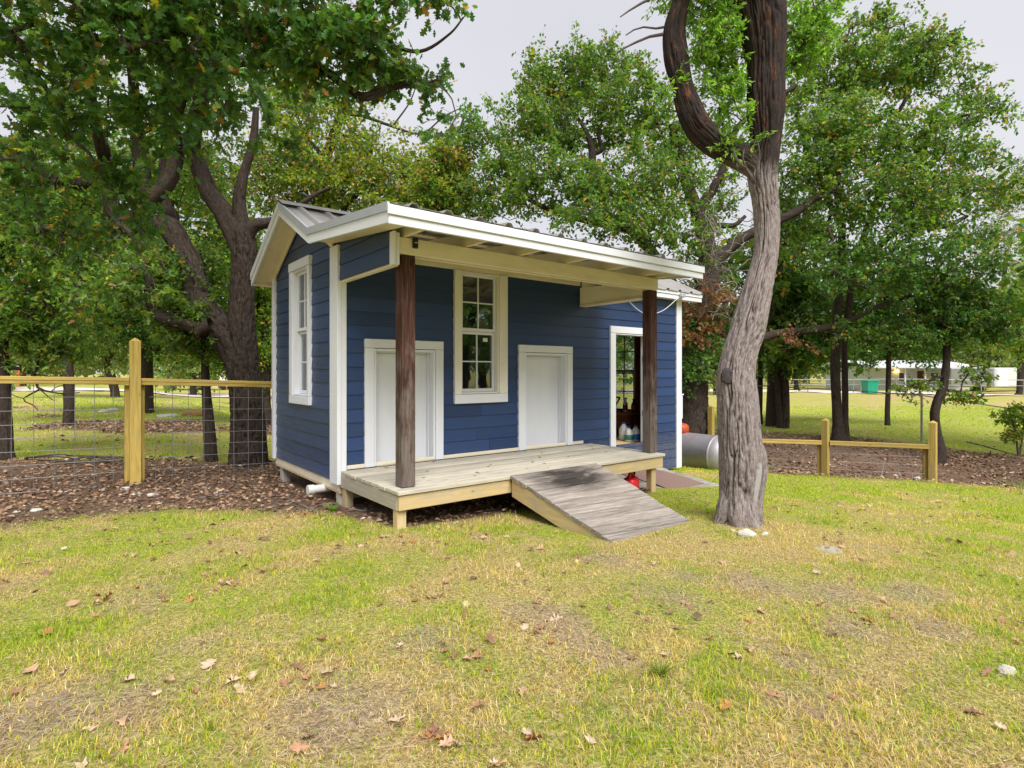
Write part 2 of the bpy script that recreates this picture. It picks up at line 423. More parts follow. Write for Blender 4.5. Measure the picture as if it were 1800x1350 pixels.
def bark_mat(name, hi, mid, lo, sc=1.0, bump=0.8, use_bh=True):
    g = G(name)
    f = g.noise(g.lc((7 * sc, 30 * sc, 30 * sc)), 2.0, 8, 0.7, 0.5)
    f2 = g.noise(g.lc((0.9, 2, 2)), 1.6, 4)
    c = g.ramp(f, [(0.30, lo), (0.5, mid), (0.72, hi)])
    c = g.mix(g.ramp(f2, [(0.4, 0.0), (0.75, 0.5)]), c, tuple(x * 1.25 for x in mid))
    if use_bh:
        bh = g.n('ShaderNodeAttribute', attribute_name='bh').outputs['Fac']
        c = g.mix(g.ramp(bh, [(0.05, 1.0), (0.55, 0.0)]), c, lo)
        tint = g.n('ShaderNodeAttribute', attribute_name='tint')
        tw = g.n('ShaderNodeMath', {0: tint.outputs['Fac'], 1: g.ramp(f, [(0.3, 0.88), (0.6, 1.0)])}, operation='MULTIPLY').outputs[0]
        dark = g.ramp(g.noise(g.lc((2.2, 9, 9)), 2.2, 5, 0.6), [(0.47, (0.016, 0.012, 0.012)), (0.60, (0.04, 0.020, 0.014)), (0.74, (0.20, 0.075, 0.022))])
        c = g.mix(tw, c, dark)
    g.set(col=c, rough=0.92, spec=0.15, norm=g.bump(f, bump, 0.02)); return g.m
m_bark = bark_mat('oak_bark', (0.115, 0.095, 0.08), (0.045, 0.034, 0.027), (0.012, 0.008, 0.006))
m_mesq = bark_mat('mesquite_bark', (0.42, 0.375, 0.37), (0.25, 0.215, 0.21), (0.055, 0.034, 0.024), 1.2)
m_twig = bark_mat('twig_bark', (0.15, 0.13, 0.12), (0.085, 0.07, 0.06), (0.03, 0.025, 0.02), use_bh=False, bump=0.3)
m_dead = bark_mat('dead_branch_bark', (0.26, 0.235, 0.22), (0.17, 0.145, 0.13), (0.07, 0.055, 0.05), use_bh=False, bump=0.4)
m_stone = plain('pale_limestone', (0.52, 0.49, 0.44), 0.9, 0.2, sc=20, var=0.35)

# ================================================================== GROUND
def lawn_edge_v(u):
    return np.interp(u, [-60, -8, -2.84, -2.2, -1.5, -0.81, -0.3, -0.11, 0.06, 0.2, 3.72, 3.9, 5.1, 5.3, 6.3, 7.5], 
                     [-1.4, -1.3, -1.13, -1.01, -0.75, -0.2, 0.2, 0.9, 1.27, 1.33, 1.36, 0.9, 0.5, -0.1, -0.5, -1.2])
def lawn_mask(x, y):
    x = np.asarray(x, float); y = np.asarray(y, float)
    wob = (fbm(x * 1.3, y * 1.3, 4.2) - 0.5) * 0.5
    hw_ = np.where(x < -0.2, 0.42, 0.14)
    near = sstep(0, 1, ((-y) - lawn_edge_v(x) + wob * (0.35 + 1.3 * (x < -0.2)) + hw_) / (2 * hw_))
    n = crest_n(x, y)
    near = near * (1 - sstep(-0.15, 0.25, n + wob * 0.8))
    s = depth_xy(x, y)
    patch = fbm(x * 0.35 + 9, y * 0.35, 1.1, 3)
    left_yard = sstep(9.3, 10.3, s + wob) * (x < 7) * sstep(0.30, 0.40, patch + 0.12 * sstep(16, 24, s))
    right_yard = sstep(9.5, 12.0, n + wob * 2) * (x >= 7)
    return np.maximum(near, np.maximum(left_yard, right_yard))
def green_mask(x, y):
    """how green (1) or straw coloured (0) the grass is"""
    a = fbm(x * 0.55 + 31, y * 0.55 + 7, 2.0, 3); b = fbm(x * 2.4, y * 2.4, 8.0, 3); b2 = fbm(x * 8.5, y * 8.5, 3.0, 2)
    g = 0.44 + (a - 0.5) * 2.4 + (b - 0.5) * 1.9 + (b2 - 0.5) * 1.3
    g = g + 0.30 * sstep(2.2, 5.5, x) * sstep(2.4, 4.5, depth_xy(x, y)) + 0.22 * np.exp(-((-y - 0.6 - 0.9 * x - 0.8) / 1.1) ** 2) * (x < 0.4)
    g = g + 0.30 * np.exp(-((-y - 2.0) / 0.7) ** 2) * (x > 0)
    far = sstep(9, 11, depth_xy(x, y)); g = g + far * (x < 7) * 0.45 + far * (x >= 7) * (0.55 - 0.75 * sstep(22, 36, depth_xy(x, y)))
    return np.clip(g, 0, 1)
BARE = [(945, 1122, .20), (985, 1135, .16), (1300, 1045, .34), (1230, 1040, .25), (1390, 1190, .24), (610, 1335, .30), (560, 1318, .22), (1060, 1000, .25), (1470, 1062, .30), (250, 1320, .25), (1590, 1050, .30), (1180, 1080, .30), (1400, 1280, .2), (60, 1335, .3), (1000, 1160, .25), (850, 960, .2), (1640, 1120, .25), (1110, 1210, .2), (760, 1180, .2), (1500, 1130, .25)]
def bare_mask(x, y):
    x = np.asarray(x, float); y = np.asarray(y, float); m = np.zeros(np.broadcast(x, y).shape)
    for (px, py, r) in BARE:
        c = at_z(px, py, -0.42); m = np.maximum(m, np.exp(-(((x - c[0]) ** 2 + (y - c[1]) ** 2) / r ** 2)))
    nz = fbm(x * 3.1 + 2, y * 3.1, 6.6, 3); th = fbm(x * 1.6 + 3, y * 1.6, 5.5, 3)
    fn = fbm(x * 9, y * 9, 3.3, 2); return np.clip(sstep(0.28, 0.85, m * (0.25 + 1.3 * nz) * (0.6 + 0.8 * fn)) * 0.85 + 0.5 * sstep(0.61, 0.75, 1 - th) * sstep(0.42, 0.65, nz), 0, 0.9)
ax = np.sinh(np.linspace(-1, 1, 301) * 6.6); ax = ax / ax.max() * 900
GX, GY = np.meshgrid(ax + 1.5, ax + 1.0, indexing='ij')
GZ = ground(GX, GY)
ni, nj = GX.shape
ii, jj = np.meshgrid(np.arange(ni - 1), np.arange(nj - 1), indexing='ij')
GFc = np.stack([ii * nj + jj, (ii + 1) * nj + jj, (ii + 1) * nj + jj + 1, ii * nj + jj + 1], -1).reshape(-1, 4)
def ground_mat():
    g = G('lawn_and_leaf_soil')
    lawn = g.n('ShaderNodeAttribute', attribute_name='lawn').outputs['Fac']
    grn = g.n('ShaderNodeAttribute', attribute_name='green').outputs['Fac']
    P = g.pos()
    fine = g.noise(P, 55, 5, 0.7); mid = g.noise(P, 9, 5, 0.65); big = g.noise(P, 1.4, 4)
    soil = g.ramp(fine, [(0.30, (0.05, 0.032, 0.022)), (0.5, (0.14, 0.09, 0.062)), (0.70, (0.30, 0.21, 0.15))])
    soil = g.mix(g.ramp(big, [(0.5, 0.0), (0.75, 0.6)]), soil, (0.26, 0.19, 0.13))
    straw = g.ramp(fine, [(0.32, (0.12, 0.085, 0.04)), (0.48, (0.39, 0.30, 0.125)), (0.70, (0.72, 0.60, 0.30))])
    green = g.ramp(fine, [(0.30, (0.11, 0.15, 0.012)), (0.5, (0.28, 0.37, 0.025)), (0.72, (0.50, 0.57, 0.05))])
    gf = g.n('ShaderNodeMath', {0: grn, 1: g.ramp(mid, [(0.3, 0.25), (0.65, 1.0)])}, operation='MULTIPLY').outputs[0]
    turf = g.mix(gf, straw, green)
    dirt = g.ramp(mid, [(0.64, 0.0), (0.76, 0.8)])
    turf = g.mix(dirt, turf, (0.25, 0.19, 0.14))
    br = g.n('ShaderNodeAttribute', attribute_name='bare').outputs['Fac']
    turf = g.mix(g.n('ShaderNodeMath', {0: br, 1: 0.75}, operation='MULTIPLY').outputs[0], turf, g.ramp(fine, [(0.32, (0.10, 0.075, 0.068)), (0.48, (0.28, 0.21, 0.175)), (0.7, (0.56, 0.45, 0.37))]))
    c = g.mix(lawn, soil, turf)
    g.set(col=c, rough=0.95, spec=0.1, norm=g.bump(fine, 0.9, 0.03)); return g.m
ground_o = mesh_obj('ground', np.stack([GX, GY, GZ], -1).reshape(-1, 3), GFc, ground_mat(), None,
    {'lawn': lawn_mask(GX, GY).ravel(), 'green': green_mask(GX, GY).ravel(), 'bare': bare_mask(GX, GY).ravel()}, smooth=True)
tag(ground_o, 'yard of yellow green lawn and brown leaf covered soil under the trees', None, kind='structure')

# far road: pale gravel strip
road_pts = [at_z(-400, 684, -0.48), at_z(0, 685, -0.48), at_z(240, 686, -0.48), at_z(700, 687, -0.6), at_z(1150, 686, -0.9), at_z(1340, 687.5, -1.0), at_z(1500, 691, -1.05), at_z(1640, 696, -1.2), at_z(1750, 703, -1.3)]
rp = catmull(np.array(road_pts), 90); tn = np.gradient(rp, axis=0); nr = np.stack([-tn[:, 1], tn[:, 0]], 1); nr /= np.linalg.norm(nr, axis=1)[:, None]
RV = []
for k in range(7):
    q = rp[:, :2] + nr * (k / 6 - 0.5) * 7.0
    RV.append(np.column_stack([q, ground(q[:, 0], q[:, 1]) + 0.06 + 0.02 * (1 - (k / 3 - 1) ** 2)]))
RV = np.stack(RV, 1); a_, b_ = np.meshgrid(np.arange(89), np.arange(6), indexing='ij')
road = mesh_obj('road', RV.reshape(-1, 3), np.stack([a_ * 7 + b_, (a_ + 1) * 7 + b_, (a_ + 1) * 7 + b_ + 1, a_ * 7 + b_ + 1], -1).reshape(-1, 4),
                plain('pale_gravel', (0.62, 0.56, 0.52), 0.95, 0.1, sc=4, var=0.15), smooth=True)
tag(road, 'pale gravel road crossing beyond the yard', None, kind='structure')

# ================================================================== SHED
D, L, DK, LP = 2.418, 6.171, 1.408, 3.848
ZB, ZBR = -0.137, -0.60
RIDGE_V, RIDGE_Z, SL = -1.21, 3.15, 0.495
BACK_V, EAVE_V, JUN_V = -2.55, 0.15, -0.125
JUN_Z = RIDGE_Z - SL * (JUN_V - RIDGE_V)
PF_V, PF_Z = 1.81, 2.437
U0R, U1R, U1P = -0.30, 6.62, 4.11
def roof_z(v):
    if v <= RIDGE_V: return RIDGE_Z - (RIDGE_Z - 2.447) / (RIDGE_V - BACK_V) * (RIDGE_V - v)
    return RIDGE_Z - SL * (v - RIDGE_V)
def porch_z(v): return JUN_Z + (PF_Z - JUN_Z) * (v - JUN_V) / (PF_V - JUN_V)

shed = thing('shed', 'small navy blue lap sided shed with white trim and covered porch', 'shed', W(L / 2, 0, -0.5))

# openings: (a0, a1, z0, z1) inner
OPF = {'window': (1.555, 2.155, 0.795, 2.36), 'door1': (0.385, 1.187, 0.0, 1.347), 'door2': (2.60, 3.40, 0.0, 1.347), 'door3': (4.445, 5.25, -0.10, 1.69)}
OPG = (-1.52, -0.945, 0.775, 2.38)            # left gable window (v range)
OPR = (-1.52, -0.93, 0.30, 1.88)              # right gable window

def cut_boxes(a0, a1, z0, z1, ops):
    As = sorted({a0, a1, *[o[0] for o in ops], *[o[1] for o in ops]}); Zs = sorted({z0, z1, *[o[2] for o in ops], *[o[3] for o in ops]})
    As = [a for a in As if a0 <= a <= a1]; Zs = [z for z in Zs if z0 <= z <= z1]; out = []
    for i in range(len(As) - 1):
        for j in range(len(Zs) - 1):
            ca, cz = (As[i] + As[i + 1]) / 2, (Zs[j] + Zs[j + 1]) / 2
            if not any(o[0] < ca < o[1] and o[2] < cz < o[3] for o in ops): out.append((As[i], As[i + 1], Zs[j], Zs[j + 1]))
    return out
def hexbox(mb, u0, u1, v0, v1, z0, z1):
    mb.hexa([W(u0, v0, z0), W(u0, v1, z0), W(u1, v1, z0), W(u1, v0, z0), W(u0, v0, z1), W(u0, v1, z1), W(u1, v1, z1), W(u1, v0, z1)])
# --- walls (inner sheathing in red brown wood)
mb = MB()
for a0, a1, z0, z1 in cut_boxes(0.02, L - 0.02, ZB, 2.50, list(OPF.values())): hexbox(mb, a0, a1, -0.09, 0.0, z0, z1)
hexbox(mb, 4.0, L - 0.02, -0.09, -0.002, -0.58, ZB - 0.002)
front_wall = mb.build('front_wall', m_inwood, shed)
mb = MB()
for a0, a1, z0, z1 in cut_boxes(-D + 0.01, -0.095, ZB, 2.50, [OPG]): hexbox(mb, 0.0, 0.09, a0, a1, z0, z1)
P = [W(0.0, -D + 0.01, 2.502), W(0.0, -0.095, 2.502), W(0.09, -0.095, 2.502), W(0.09, -D + 0.01, 2.502)]
def zc(v): return min(roof_z(v) - 0.08, 3.2)
Vt = [W(u, v, z) for u in (0.0, 0.09) for v, z in ((-D + 0.05, 2.502), (-0.13, 2.502), (RIDGE_V, zc(RIDGE_V)))]
mb.add(Vt, [(0, 1, 2), (5, 4, 3), (0, 3, 4, 1), (1, 4, 5, 2), (2, 5, 3, 0)])
side_wall = mb.build('side_wall', m_inwood, shed)
mb = MB()
for a0, a1, z0, z1 in cut_boxes(-D + 0.01, -0.095, -0.58, 2.50, [OPR]): hexbox(mb, L - 0.09, L, a0, a1, z0, z1)
Vt = [W(u, v, z) for u in (L - 0.09, L) for v, z in ((-D + 0.05, 2.502), (-0.13, 2.502), (RIDGE_V, zc(RIDGE_V)))]
mb.add(Vt, [(0, 1, 2), (5, 4, 3), (0, 3, 4, 1), (1, 4, 5, 2), (2, 5, 3, 0)])
end_wall = mb.build('end_wall', m_inwood, shed)
mb = MB(); hexbox(mb, 0.0, L, -D - 0.06, -D, ZB, 2.46); back_wall = mb.build('back_wall', m_blue, shed)
mb = MB(); hexbox(mb, 0.0, L - 0.001, -D + 0.002, -0.002, ZB - 0.12, ZB - 0.003); mb.build('floor', m_rim, shed)

# --- lap siding
def lap(parent, wall, a0, b0, z0, a1, b1, z1, t0=0.0165, t1=0.004):
    if wall == 'front': f = lambda a, o, z: W(a, o, z)
    elif wall == 'left': f = lambda a, o, z: W(-o, a, z)
    else: f = lambda a, o, z: W(L + o, a, z)
    j = RS.uniform(-0.0012, 0.0012)
    t0 += j
    Pz = [f(a0, 0.001, z0), f(b0, 0.001, z0), f(b0, t0, z0), f(a0, t0, z0), f(a1, 0.001, z1), f(b1, 0.001, z1), f(b1, t1, z1), f(a1, t1, z1)]
    mb = MB(); mb.hexa(Pz)
    # board coordinates: along, up
    Lc = np.array([(a0, z0, 0), (b0, z0, 0), (b0, z0, 0.02), (a0, z0, 0.02), (a1, z1, 0), (b1, z1, 0), (b1, z1, 0.02), (a1, z1, 0.02)], float) + RS.rand(3) * 40
    mb.L = [Lc]
    if wall == 'front': mb.F = [tuple(q) for q in mb.F]
    o = mb.build('siding_board', m_blue, parent)
    return o
def fix_normals():
    for o in bpy.data.objects:
        if o.type == 'MESH' and o.name.startswith('siding_board'): pass
def rows(wall, parent, a0, a1, zs, ops, top=None, botfun=None):
    for k in range(len(zs) - 1):
        z0, z1 = zs[k], zs[k + 1] + 0.012
        cuts = sorted({a0, a1, *[x for o in ops for x in o[:2] if o[2] < z1 - 0.012 and o[3] > z0]})
        for i in range(len(cuts) - 1):
            p, q = cuts[i], cuts[i + 1]; m = (p + q) / 2
            blk = [o for o in ops if o[0] < m < o[1] and o[2] < z1 - 0.012 and o[3] > z0]
            segs = [(z0, z1)]
            for o in blk:
                ns = []
                for s0, s1 in segs:
                    if o[2] > s0: ns.append((s0, min(s1, o[2])))
                    if o[3] < s1: ns.append((max(s0, o[3]), s1))
                segs = ns
            for s0, s1 in segs:
                if s1 - s0 < 0.02: continue
                P0, Q0, P1, Q1 = p, q, p, q
                if top:
                    P0, Q0 = max(p, top(s0)[0]), min(q, top(s0)[1]); P1, Q1 = max(p, top(s1)[0]), min(q, top(s1)[1])
                    if Q0 - P0 < 0.05: continue
                    if Q1 <= P1: P1 = Q1 = (P1 + Q1) / 2; P1 -= 0.01; Q1 += 0.01
                if botfun and not botfun(m, s0): continue
                # long runs are two boards butted together
                if q - p > 1.1 and not top and (q - p > 3.0 or RS.rand() < .4):
                    x = p + (q - p) * RS.uniform(0.35, 0.65)
                    lap(parent, wall, p, x - 0.0015, s0, p, x - 0.0015, s1); lap(parent, wall, x + 0.0015, q, s0, x + 0.0015, q, s1)
                else: lap(parent, wall, P0, Q0, s0, P1, Q1, s1)
E_F = 0.1553
zs = [ZB] + [0.048 + E_F * k for k in range(-1, 18)] ; zs = sorted(z for z in zs if z >= ZB - 1e-6 and z < 2.53); zs[-1] = 2.47
opsF = list(OPF.values())
rows('front', front_wall, 0.05, 6.06, zs, opsF)
rows('front', front_wall, 3.95, 6.06, [ZBR, 0.048 - E_F * 4, 0.048 - E_F * 3, 0.048 - E_F * 2, ZB - 0.013], [])
def gtop(z):
    zz = z + 0.10
    if zz > RIDGE_Z: return (RIDGE_V, RIDGE_V)
    return (RIDGE_V - (RIDGE_Z - zz) / 0.5246, RIDGE_V + (RIDGE_Z - zz) / SL)
E_G = 0.1562
zg = [ZB] + [0.645 + E_G * k for k in range(-5, 17)]; zg = sorted(z for z in zg if z >= ZB - 1e-6 and z < 3.05)
rows('left', side_wall, -D + 0.06, -0.17, zg, [OPG], gtop)
zr_ = [ZBR + E_G * k for k in range(24)]; zr_ = [z for z in zr_ if z < 3.05]
rows('right', end_wall, -D + 0.06, -0.09, zr_, [OPR], gtop)

# --- corner boards, frieze
def part(name, mat, parent, *boxes, c=0.004):
    mb = MB()
    for b in boxes: mb.box(*b, c=c)
    return mb.build(name, mat, parent)
part('corner_board', m_white, shed, (-0.046, 0.001, -0.185, 0.042, ZB - 0.015, 2.46))
part('corner_board', m_white, shed, (0.003, 0.062, 0.002, 0.040, ZB - 0.01, 2.44))
part('corner_board', m_white, shed, (-0.050, 0.0, -D - 0.03, -D + 0.065, ZB - 0.015, 2.42))
part('corner_board', m_white, shed, (6.055, L + 0.03, 0.002, 0.034, ZBR - 0.01, 2.40))
part('corner_board', m_white, shed, (L + 0.001, L + 0.031, -0.10, 0.0, ZBR - 0.01, 2.40))
part('frieze_board', m_cream, shed, (0.064, 3.68, 0.002, 0.030, 2.362, 2.50))
part('frieze_board', m_cream, shed, (3.72, 6.05, 0.002, 0.028, 2.33, 2.45))
part('skirt_board', m_cream, shed, (-0.004, 0.03, -D, -0.02, ZB - 0.10, ZB - 0.002))
part('skirt_board', m_cream, shed, (0.07, 3.75, 0.002, 0.022, 0.0, 0.046))

# --- windows
def window(name_parent, wall, a0, a1, z0, z1, meet, trim, head=None, label=None, deep=0.05, grids=(2, 2), mat=m_white, topmat=None, lower_in=0.03, inner_only=False, mcol=None, notrim=False):
    if wall == 'front': bx = lambda A0, A1, o0, o1, Z0_, Z1_: (A0, A1, o0, o1, Z0_, Z1_)
    elif wall == 'left': bx = lambda A0, A1, o0, o1, Z0_, Z1_: (-o1, -o0, A0, A1, Z0_, Z1_)
    else: bx = lambda A0, A1, o0, o1, Z0_, Z1_: (L + o0, L + o1, A0, A1, Z0_, Z1_)
    ctr = {'front': W((a0 + a1) / 2, 0, z0), 'left': W(0, (a0 + a1) / 2, z0), 'right': W(L, (a0 + a1) / 2, z0)}[wall]
    wd = thing('window', label, None, ctr, parent=name_parent)
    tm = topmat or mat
    l, r, b, t = trim
    if not notrim:
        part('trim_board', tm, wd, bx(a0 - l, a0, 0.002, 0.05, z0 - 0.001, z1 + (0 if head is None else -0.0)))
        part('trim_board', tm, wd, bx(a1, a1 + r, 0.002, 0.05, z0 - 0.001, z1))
        part('trim_board', mat, wd, bx(a0 - l, a1 + r, 0.002, 0.052, z0 - b, z0 - 0.003))
        if t > 0: part('trim_board', tm, wd, bx(a0 - l - (0.01 if head else 0), a1 + r + (0.01 if head else 0), 0.002, 0.056 if head else 0.052, z1 + 0.003, z1 + t))
    # jamb
    part('jamb', tm, wd, bx(a0 + 0.001, a0 + 0.022, -0.085, 0.034, z0, z1), bx(a1 - 0.022, a1 - 0.001, -0.085, 0.034, z0, z1), bx(a0 + 0.023, a1 - 0.023, -0.085, 0.034, z1 - 0.022, z1 - 0.001), bx(a0 + 0.023, a1 - 0.023, -0.085, 0.036, z0 + 0.001, z0 + 0.022))
    sm = mcol or m_white
    for (s0, s1, oo) in ((meet, z1 - 0.024, -0.012), (z0 + 0.024, meet - 0.002, -0.012 - lower_in)):
        A0, A1 = a0 + 0.024, a1 - 0.024; fw = 0.032
        part('sash', sm, wd, bx(A0, A0 + fw, oo - 0.03, oo, s0, s1), bx(A1 - fw, A1, oo - 0.03, oo, s0, s1), bx(A0 + fw, A1 - fw, oo - 0.029, oo - 0.001, s0, s0 + 0.042), bx(A0 + fw, A1 - fw, oo - 0.029, oo - 0.001, s1 - 0.034, s1), c=0.003)
        ga, gb, g0, g1 = A0 + fw, A1 - fw, s0 + 0.042, s1 - 0.034
        nx, nz = grids
        for i in range(1, nx):
            m = ga + (gb - ga) * i / nx; part('muntin', sm, wd, bx(m - 0.008, m + 0.008, oo - 0.026, oo - 0.006, g0, g1), c=0.002)
        for j in range(1, nz):
            m = g0 + (g1 - g0) * j / nz; part('muntin', sm, wd, bx(ga, gb, oo - 0.0255, oo - 0.0075, m - 0.008, m + 0.008), c=0.002)
        for i in range(nx):
            for j in range(nz):
                x0, x1 = ga + (gb - ga) * i / nx + 0.002, ga + (gb - ga) * (i + 1) / nx - 0.002; y0, y1 = g0 + (g1 - g0) * j / nz + 0.002, g0 + (g1 - g0) * (j + 1) / nz - 0.002
                part('pane', m_glass, wd, bx(x0, x1, oo - 0.020, oo - 0.016, y0, y1), c=0.0005)
    return wd
win_f = window(shed, 'front', 1.555, 2.155, 0.795, 2.36, 1.60, (0.10, 0.135, 0.118, 0.0), label='tall white porch window with shade tinted trim and grids between the two small doors', topmat=m_white_shaded, deep=0.05)
win_g = window(shed, 'left', -1.52, -0.945, 0.775, 2.38, 1.60, (0.125, 0.075, 0.105, 0.115), head=True, label='tall narrow white window on the gable wall')
m_dkframe = plain('dark_sash_paint', (0.10, 0.10, 0.10), 0.5)
win_r = window(shed, 'right', -1.52, -0.93, 0.30, 1.88, 1.075, (0.09, 0.09, 0.10, 0.10), mcol=m_dkframe, lower_in=0.02)

# --- plank doors (blind white doors on the porch)
def small_door(a0, a1, z1, label):
    dr = thing('door', label, None, W((a0 + a1) / 2, 0, 0), parent=shed)
    part('trim_board', m_white, dr, (a0 - 0.11, a0, 0.002, 0.042, 0.004, z1))
    part('trim_board', m_white, dr, (a1, a1 + 0.108, 0.002, 0.042, 0.004, z1))
    part('trim_board', m_white, dr, (a0 - 0.11, a1 + 0.108, 0.002, 0.043, z1 + 0.003, z1 + 0.103))
    part('jamb', m_white, dr, (a0 + 0.002, a0 + 0.03, -0.12, 0.03, 0.004, z1 - 0.004), (a1 - 0.03, a1 - 0.002, -0.12, 0.03, 0.012, z1 - 0.004), (a0 + 0.031, a1 - 0.031, -0.12, 0.03, z1 - 0.034, z1 - 0.004))
    part('door_stop', m_white, dr, (a0 + 0.031, a0 + 0.045, -0.118, -0.074, 0.01, z1 - 0.05), (a1 - 0.045, a1 - 0.031, -0.118, -0.074, 0.01, z1 - 0.05), (a0 + 0.031, a1 - 0.031, -0.118, -0.074, z1 - 0.048, z1 - 0.036), c=0.002)
    part('door_leaf', m_white, dr, (a0 + 0.034, a1 - 0.034, -0.16, -0.12, 0.02, z1 - 0.05))
    part('threshold', m_deck, dr, (a0 + 0.03, a1 - 0.03, -0.15, 0.04, 0.001, 0.016))
    return dr
small_door(0.385, 1.187, 1.347, 'small white plank door behind the porch post')
small_door(2.60, 3.40, 1.347, 'small white plank door beside the open doorway')
dw = thing('doorway', 'open doorway showing bottles and jugs inside', None, W(4.85, 0, -0.1), parent=shed)
a0, a1, z1 = 4.445, 5.25, 1.69
part('trim_board', m_white, dw, (a0 - 0.11, a0, 0.002, 0.042, -0.13, z1))
part('trim_board', m_white, dw, (a1, a1 + 0.11, 0.002, 0.042, -0.13, z1))
part('trim_board', m_white, dw, (a0 - 0.11, a1 + 0.11, 0.002, 0.043, z1 + 0.003, z1 + 0.11))
part('jamb', m_white, dw, (a0 + 0.002, a0 + 0.02, -0.10, 0.034, -0.13, z1 - 0.003), (a1 - 0.02, a1 - 0.002, -0.10, 0.034, -0.13, z1 - 0.003), (a0 + 0.021, a1 - 0.021, -0.10, 0.034, z1 - 0.02, z1 - 0.003))
for zz in (0.35, 1.25): part('hinge', m_galv, dw, (a1 - 0.026, a1 - 0.0205, -0.06, 0.0, zz, zz + 0.09), c=0.001)

# --- interior: counter along the end wall, studs
cn = thing('counter', 'brown wooden counter under the window inside the shed', 'counter', W(5.8, -1.4, ZB))
part('counter_top', m_inwood, cn, (5.62, 6.06, -2.2, -0.72, 0.285, 0.325))
part('front_panel', m_inwood, cn, (5.66, 5.68, -2.18, -0.75, ZB + 0.16, 0.284))
for vv in (-2.15, -0.78): part('leg', m_inwood, cn, (5.69, 5.76, vv - 0.035, vv + 0.035, ZB, 0.283))
for vv in (-0.85, -0.42, -1.62): part('wall_stud', m_inwood, shed, (L - 0.155, L - 0.091, vv - 0.03, vv + 0.03, ZB + 0.002, 2.45))

# --- roof
def roof_sheet(parent, u0, u1, p0, p1, name='metal_panel', period=0.333, phase=-0.081):
    """p0=(v,z) upper edge, p1 lower edge; panels of three ribs each"""
    us = [u0]; k0 = math.floor((u0 - phase) / (3 * period))
    c = phase + period * 1.5 + 3 * period * k0
    while c < u1:
        if c > us[-1] + 0.2: us.append(c)
        c += 3 * period
    if u1 - us[-1] < 0.2: us.pop()
    us.append(u1)
    for a, b in zip(us[:-1], us[1:]):
        prof = [(a, 0.0)]
        k = math.ceil((a - phase - 0.05) / period)
        while phase + k * period < b + 0.05:
            cc = phase + k * period
            for du, h in ((-0.05, 0.0), (-0.022, 0.034), (0.022, 0.034), (0.05, 0.0)):
                if a < cc + du < b: prof.append((cc + du, h))
            for du in (0.12, 0.21):
                if a < cc + du < b: prof.append((cc + du, 0.004)); 
            k += 1
        prof.append((b + 0.004, 0.0))
        prof = sorted(prof)
        t = 0.003; V = []; n = 6
        dv, dz = p1[0] - p0[0], p1[1] - p0[1]; ln = math.hypot(dv, dz); nv, nz = -dz / ln, dv / ln
        if nz < 0: nv, nz = -nv, -nz
        for (lift) in (0.0, -t):
            for i in range(n + 1):
                f = i / n
                for (uu, h) in prof:
                    hh = h + lift + 0.001 * math.sin(uu * 9 + i * 2.1)
                    V.append(W(uu, p0[0] + dv * f + nv * hh, p0[1] + dz * f + nz * hh))
        m = len(prof); Fs = []
        for i in range(n):
            for j in range(m - 1):
                q = (i * m + j, i * m + j + 1, (i + 1) * m + j + 1, (i + 1) * m + j); Fs.append(q)
                o_ = (n + 1) * m; Fs.append(tuple(x + o_ for x in q[::-1]))
        o_ = (n + 1) * m
        for j in range(m - 1):
            Fs.append((j + 1, j, j + o_, j + 1 + o_)); e_ = n * m; Fs.append((e_ + j, e_ + j + 1, e_ + j + 1 + o_, e_ + j + o_))
        mesh_obj(name, np.array(V), Fs, m_roof, parent)
def prism(mb, u0, u1, pts):
    """pts: list of (v, z) polygon extruded along u"""
    n = len(pts); V = [W(u0, v, z) for v, z in pts] + [W(u1, v, z) for v, z in pts]
    Fs = [tuple(range(n)), tuple(range(2 * n - 1, n - 1, -1))] + [(i, i + n, (i + 1) % n + n, (i + 1) % n) for i in range(n)]
    Lc = np.array([(v, z, u0) for v, z in pts] + [(v, z, u1) for v, z in pts]) + RS.rand(3) * 40
    mb.add(np.array(V), Fs, Lc); return mb
def strip(parent, name, mat, u0, u1, p, q, top, bot):
    mb = MB(); prism(mb, u0, u1, [(p[0], p[1] - bot), (q[0], q[1] - bot), (q[0], q[1] - top), (p[0], p[1] - top)]); return mb.build(name, mat, parent)
rf = thing('roof', 'ribbed grey metal gable roof', None, W(L / 2, RIDGE_V, 2.4), parent=shed)
ridge, back = (RIDGE_V, RIDGE_Z), (BACK_V, roof_z(BACK_V)); jun = (JUN_V, JUN_Z); pf = (PF_V, PF_Z); eave = (EAVE_V, roof_z(EAVE_V))
roof_sheet(rf, U0R + 0.02, U1R, ridge, (BACK_V - 0.04, roof_z(BACK_V) - 0.02))
roof_sheet(rf, U0R + 0.02, U1P - 0.01, (RIDGE_V, RIDGE_Z), jun)
roof_sheet(rf, U1P, U1R, ridge, (EAVE_V + 0.04, roof_z(EAVE_V + 0.04)))
mb = MB()
for sg in (-1, 1):
    prism(mb, U0R - 0.01, U1R + 0.01, [(RIDGE_V + (0.002 if sg > 0 else -0.002), RIDGE_Z + 0.05), (RIDGE_V + sg * 0.16, RIDGE_Z + 0.05 - 0.08), (RIDGE_V + sg * 0.16, RIDGE_Z + 0.046 - 0.08), (RIDGE_V + (0.002 if sg > 0 else -0.002), RIDGE_Z + 0.046)])
mb.build('ridge_cap', m_roof, rf)
pr = thing('porch_roof', 'low sloped metal porch roof with white fascia', None, W(LP / 2, PF_V, 2.3), parent=shed)
roof_sheet(pr, U0R + 0.02, U1P, (JUN_V - 0.06, porch_z(JUN_V - 0.06) + 0.012), (PF_V + 0.03, porch_z(PF_V + 0.03) + 0.008))
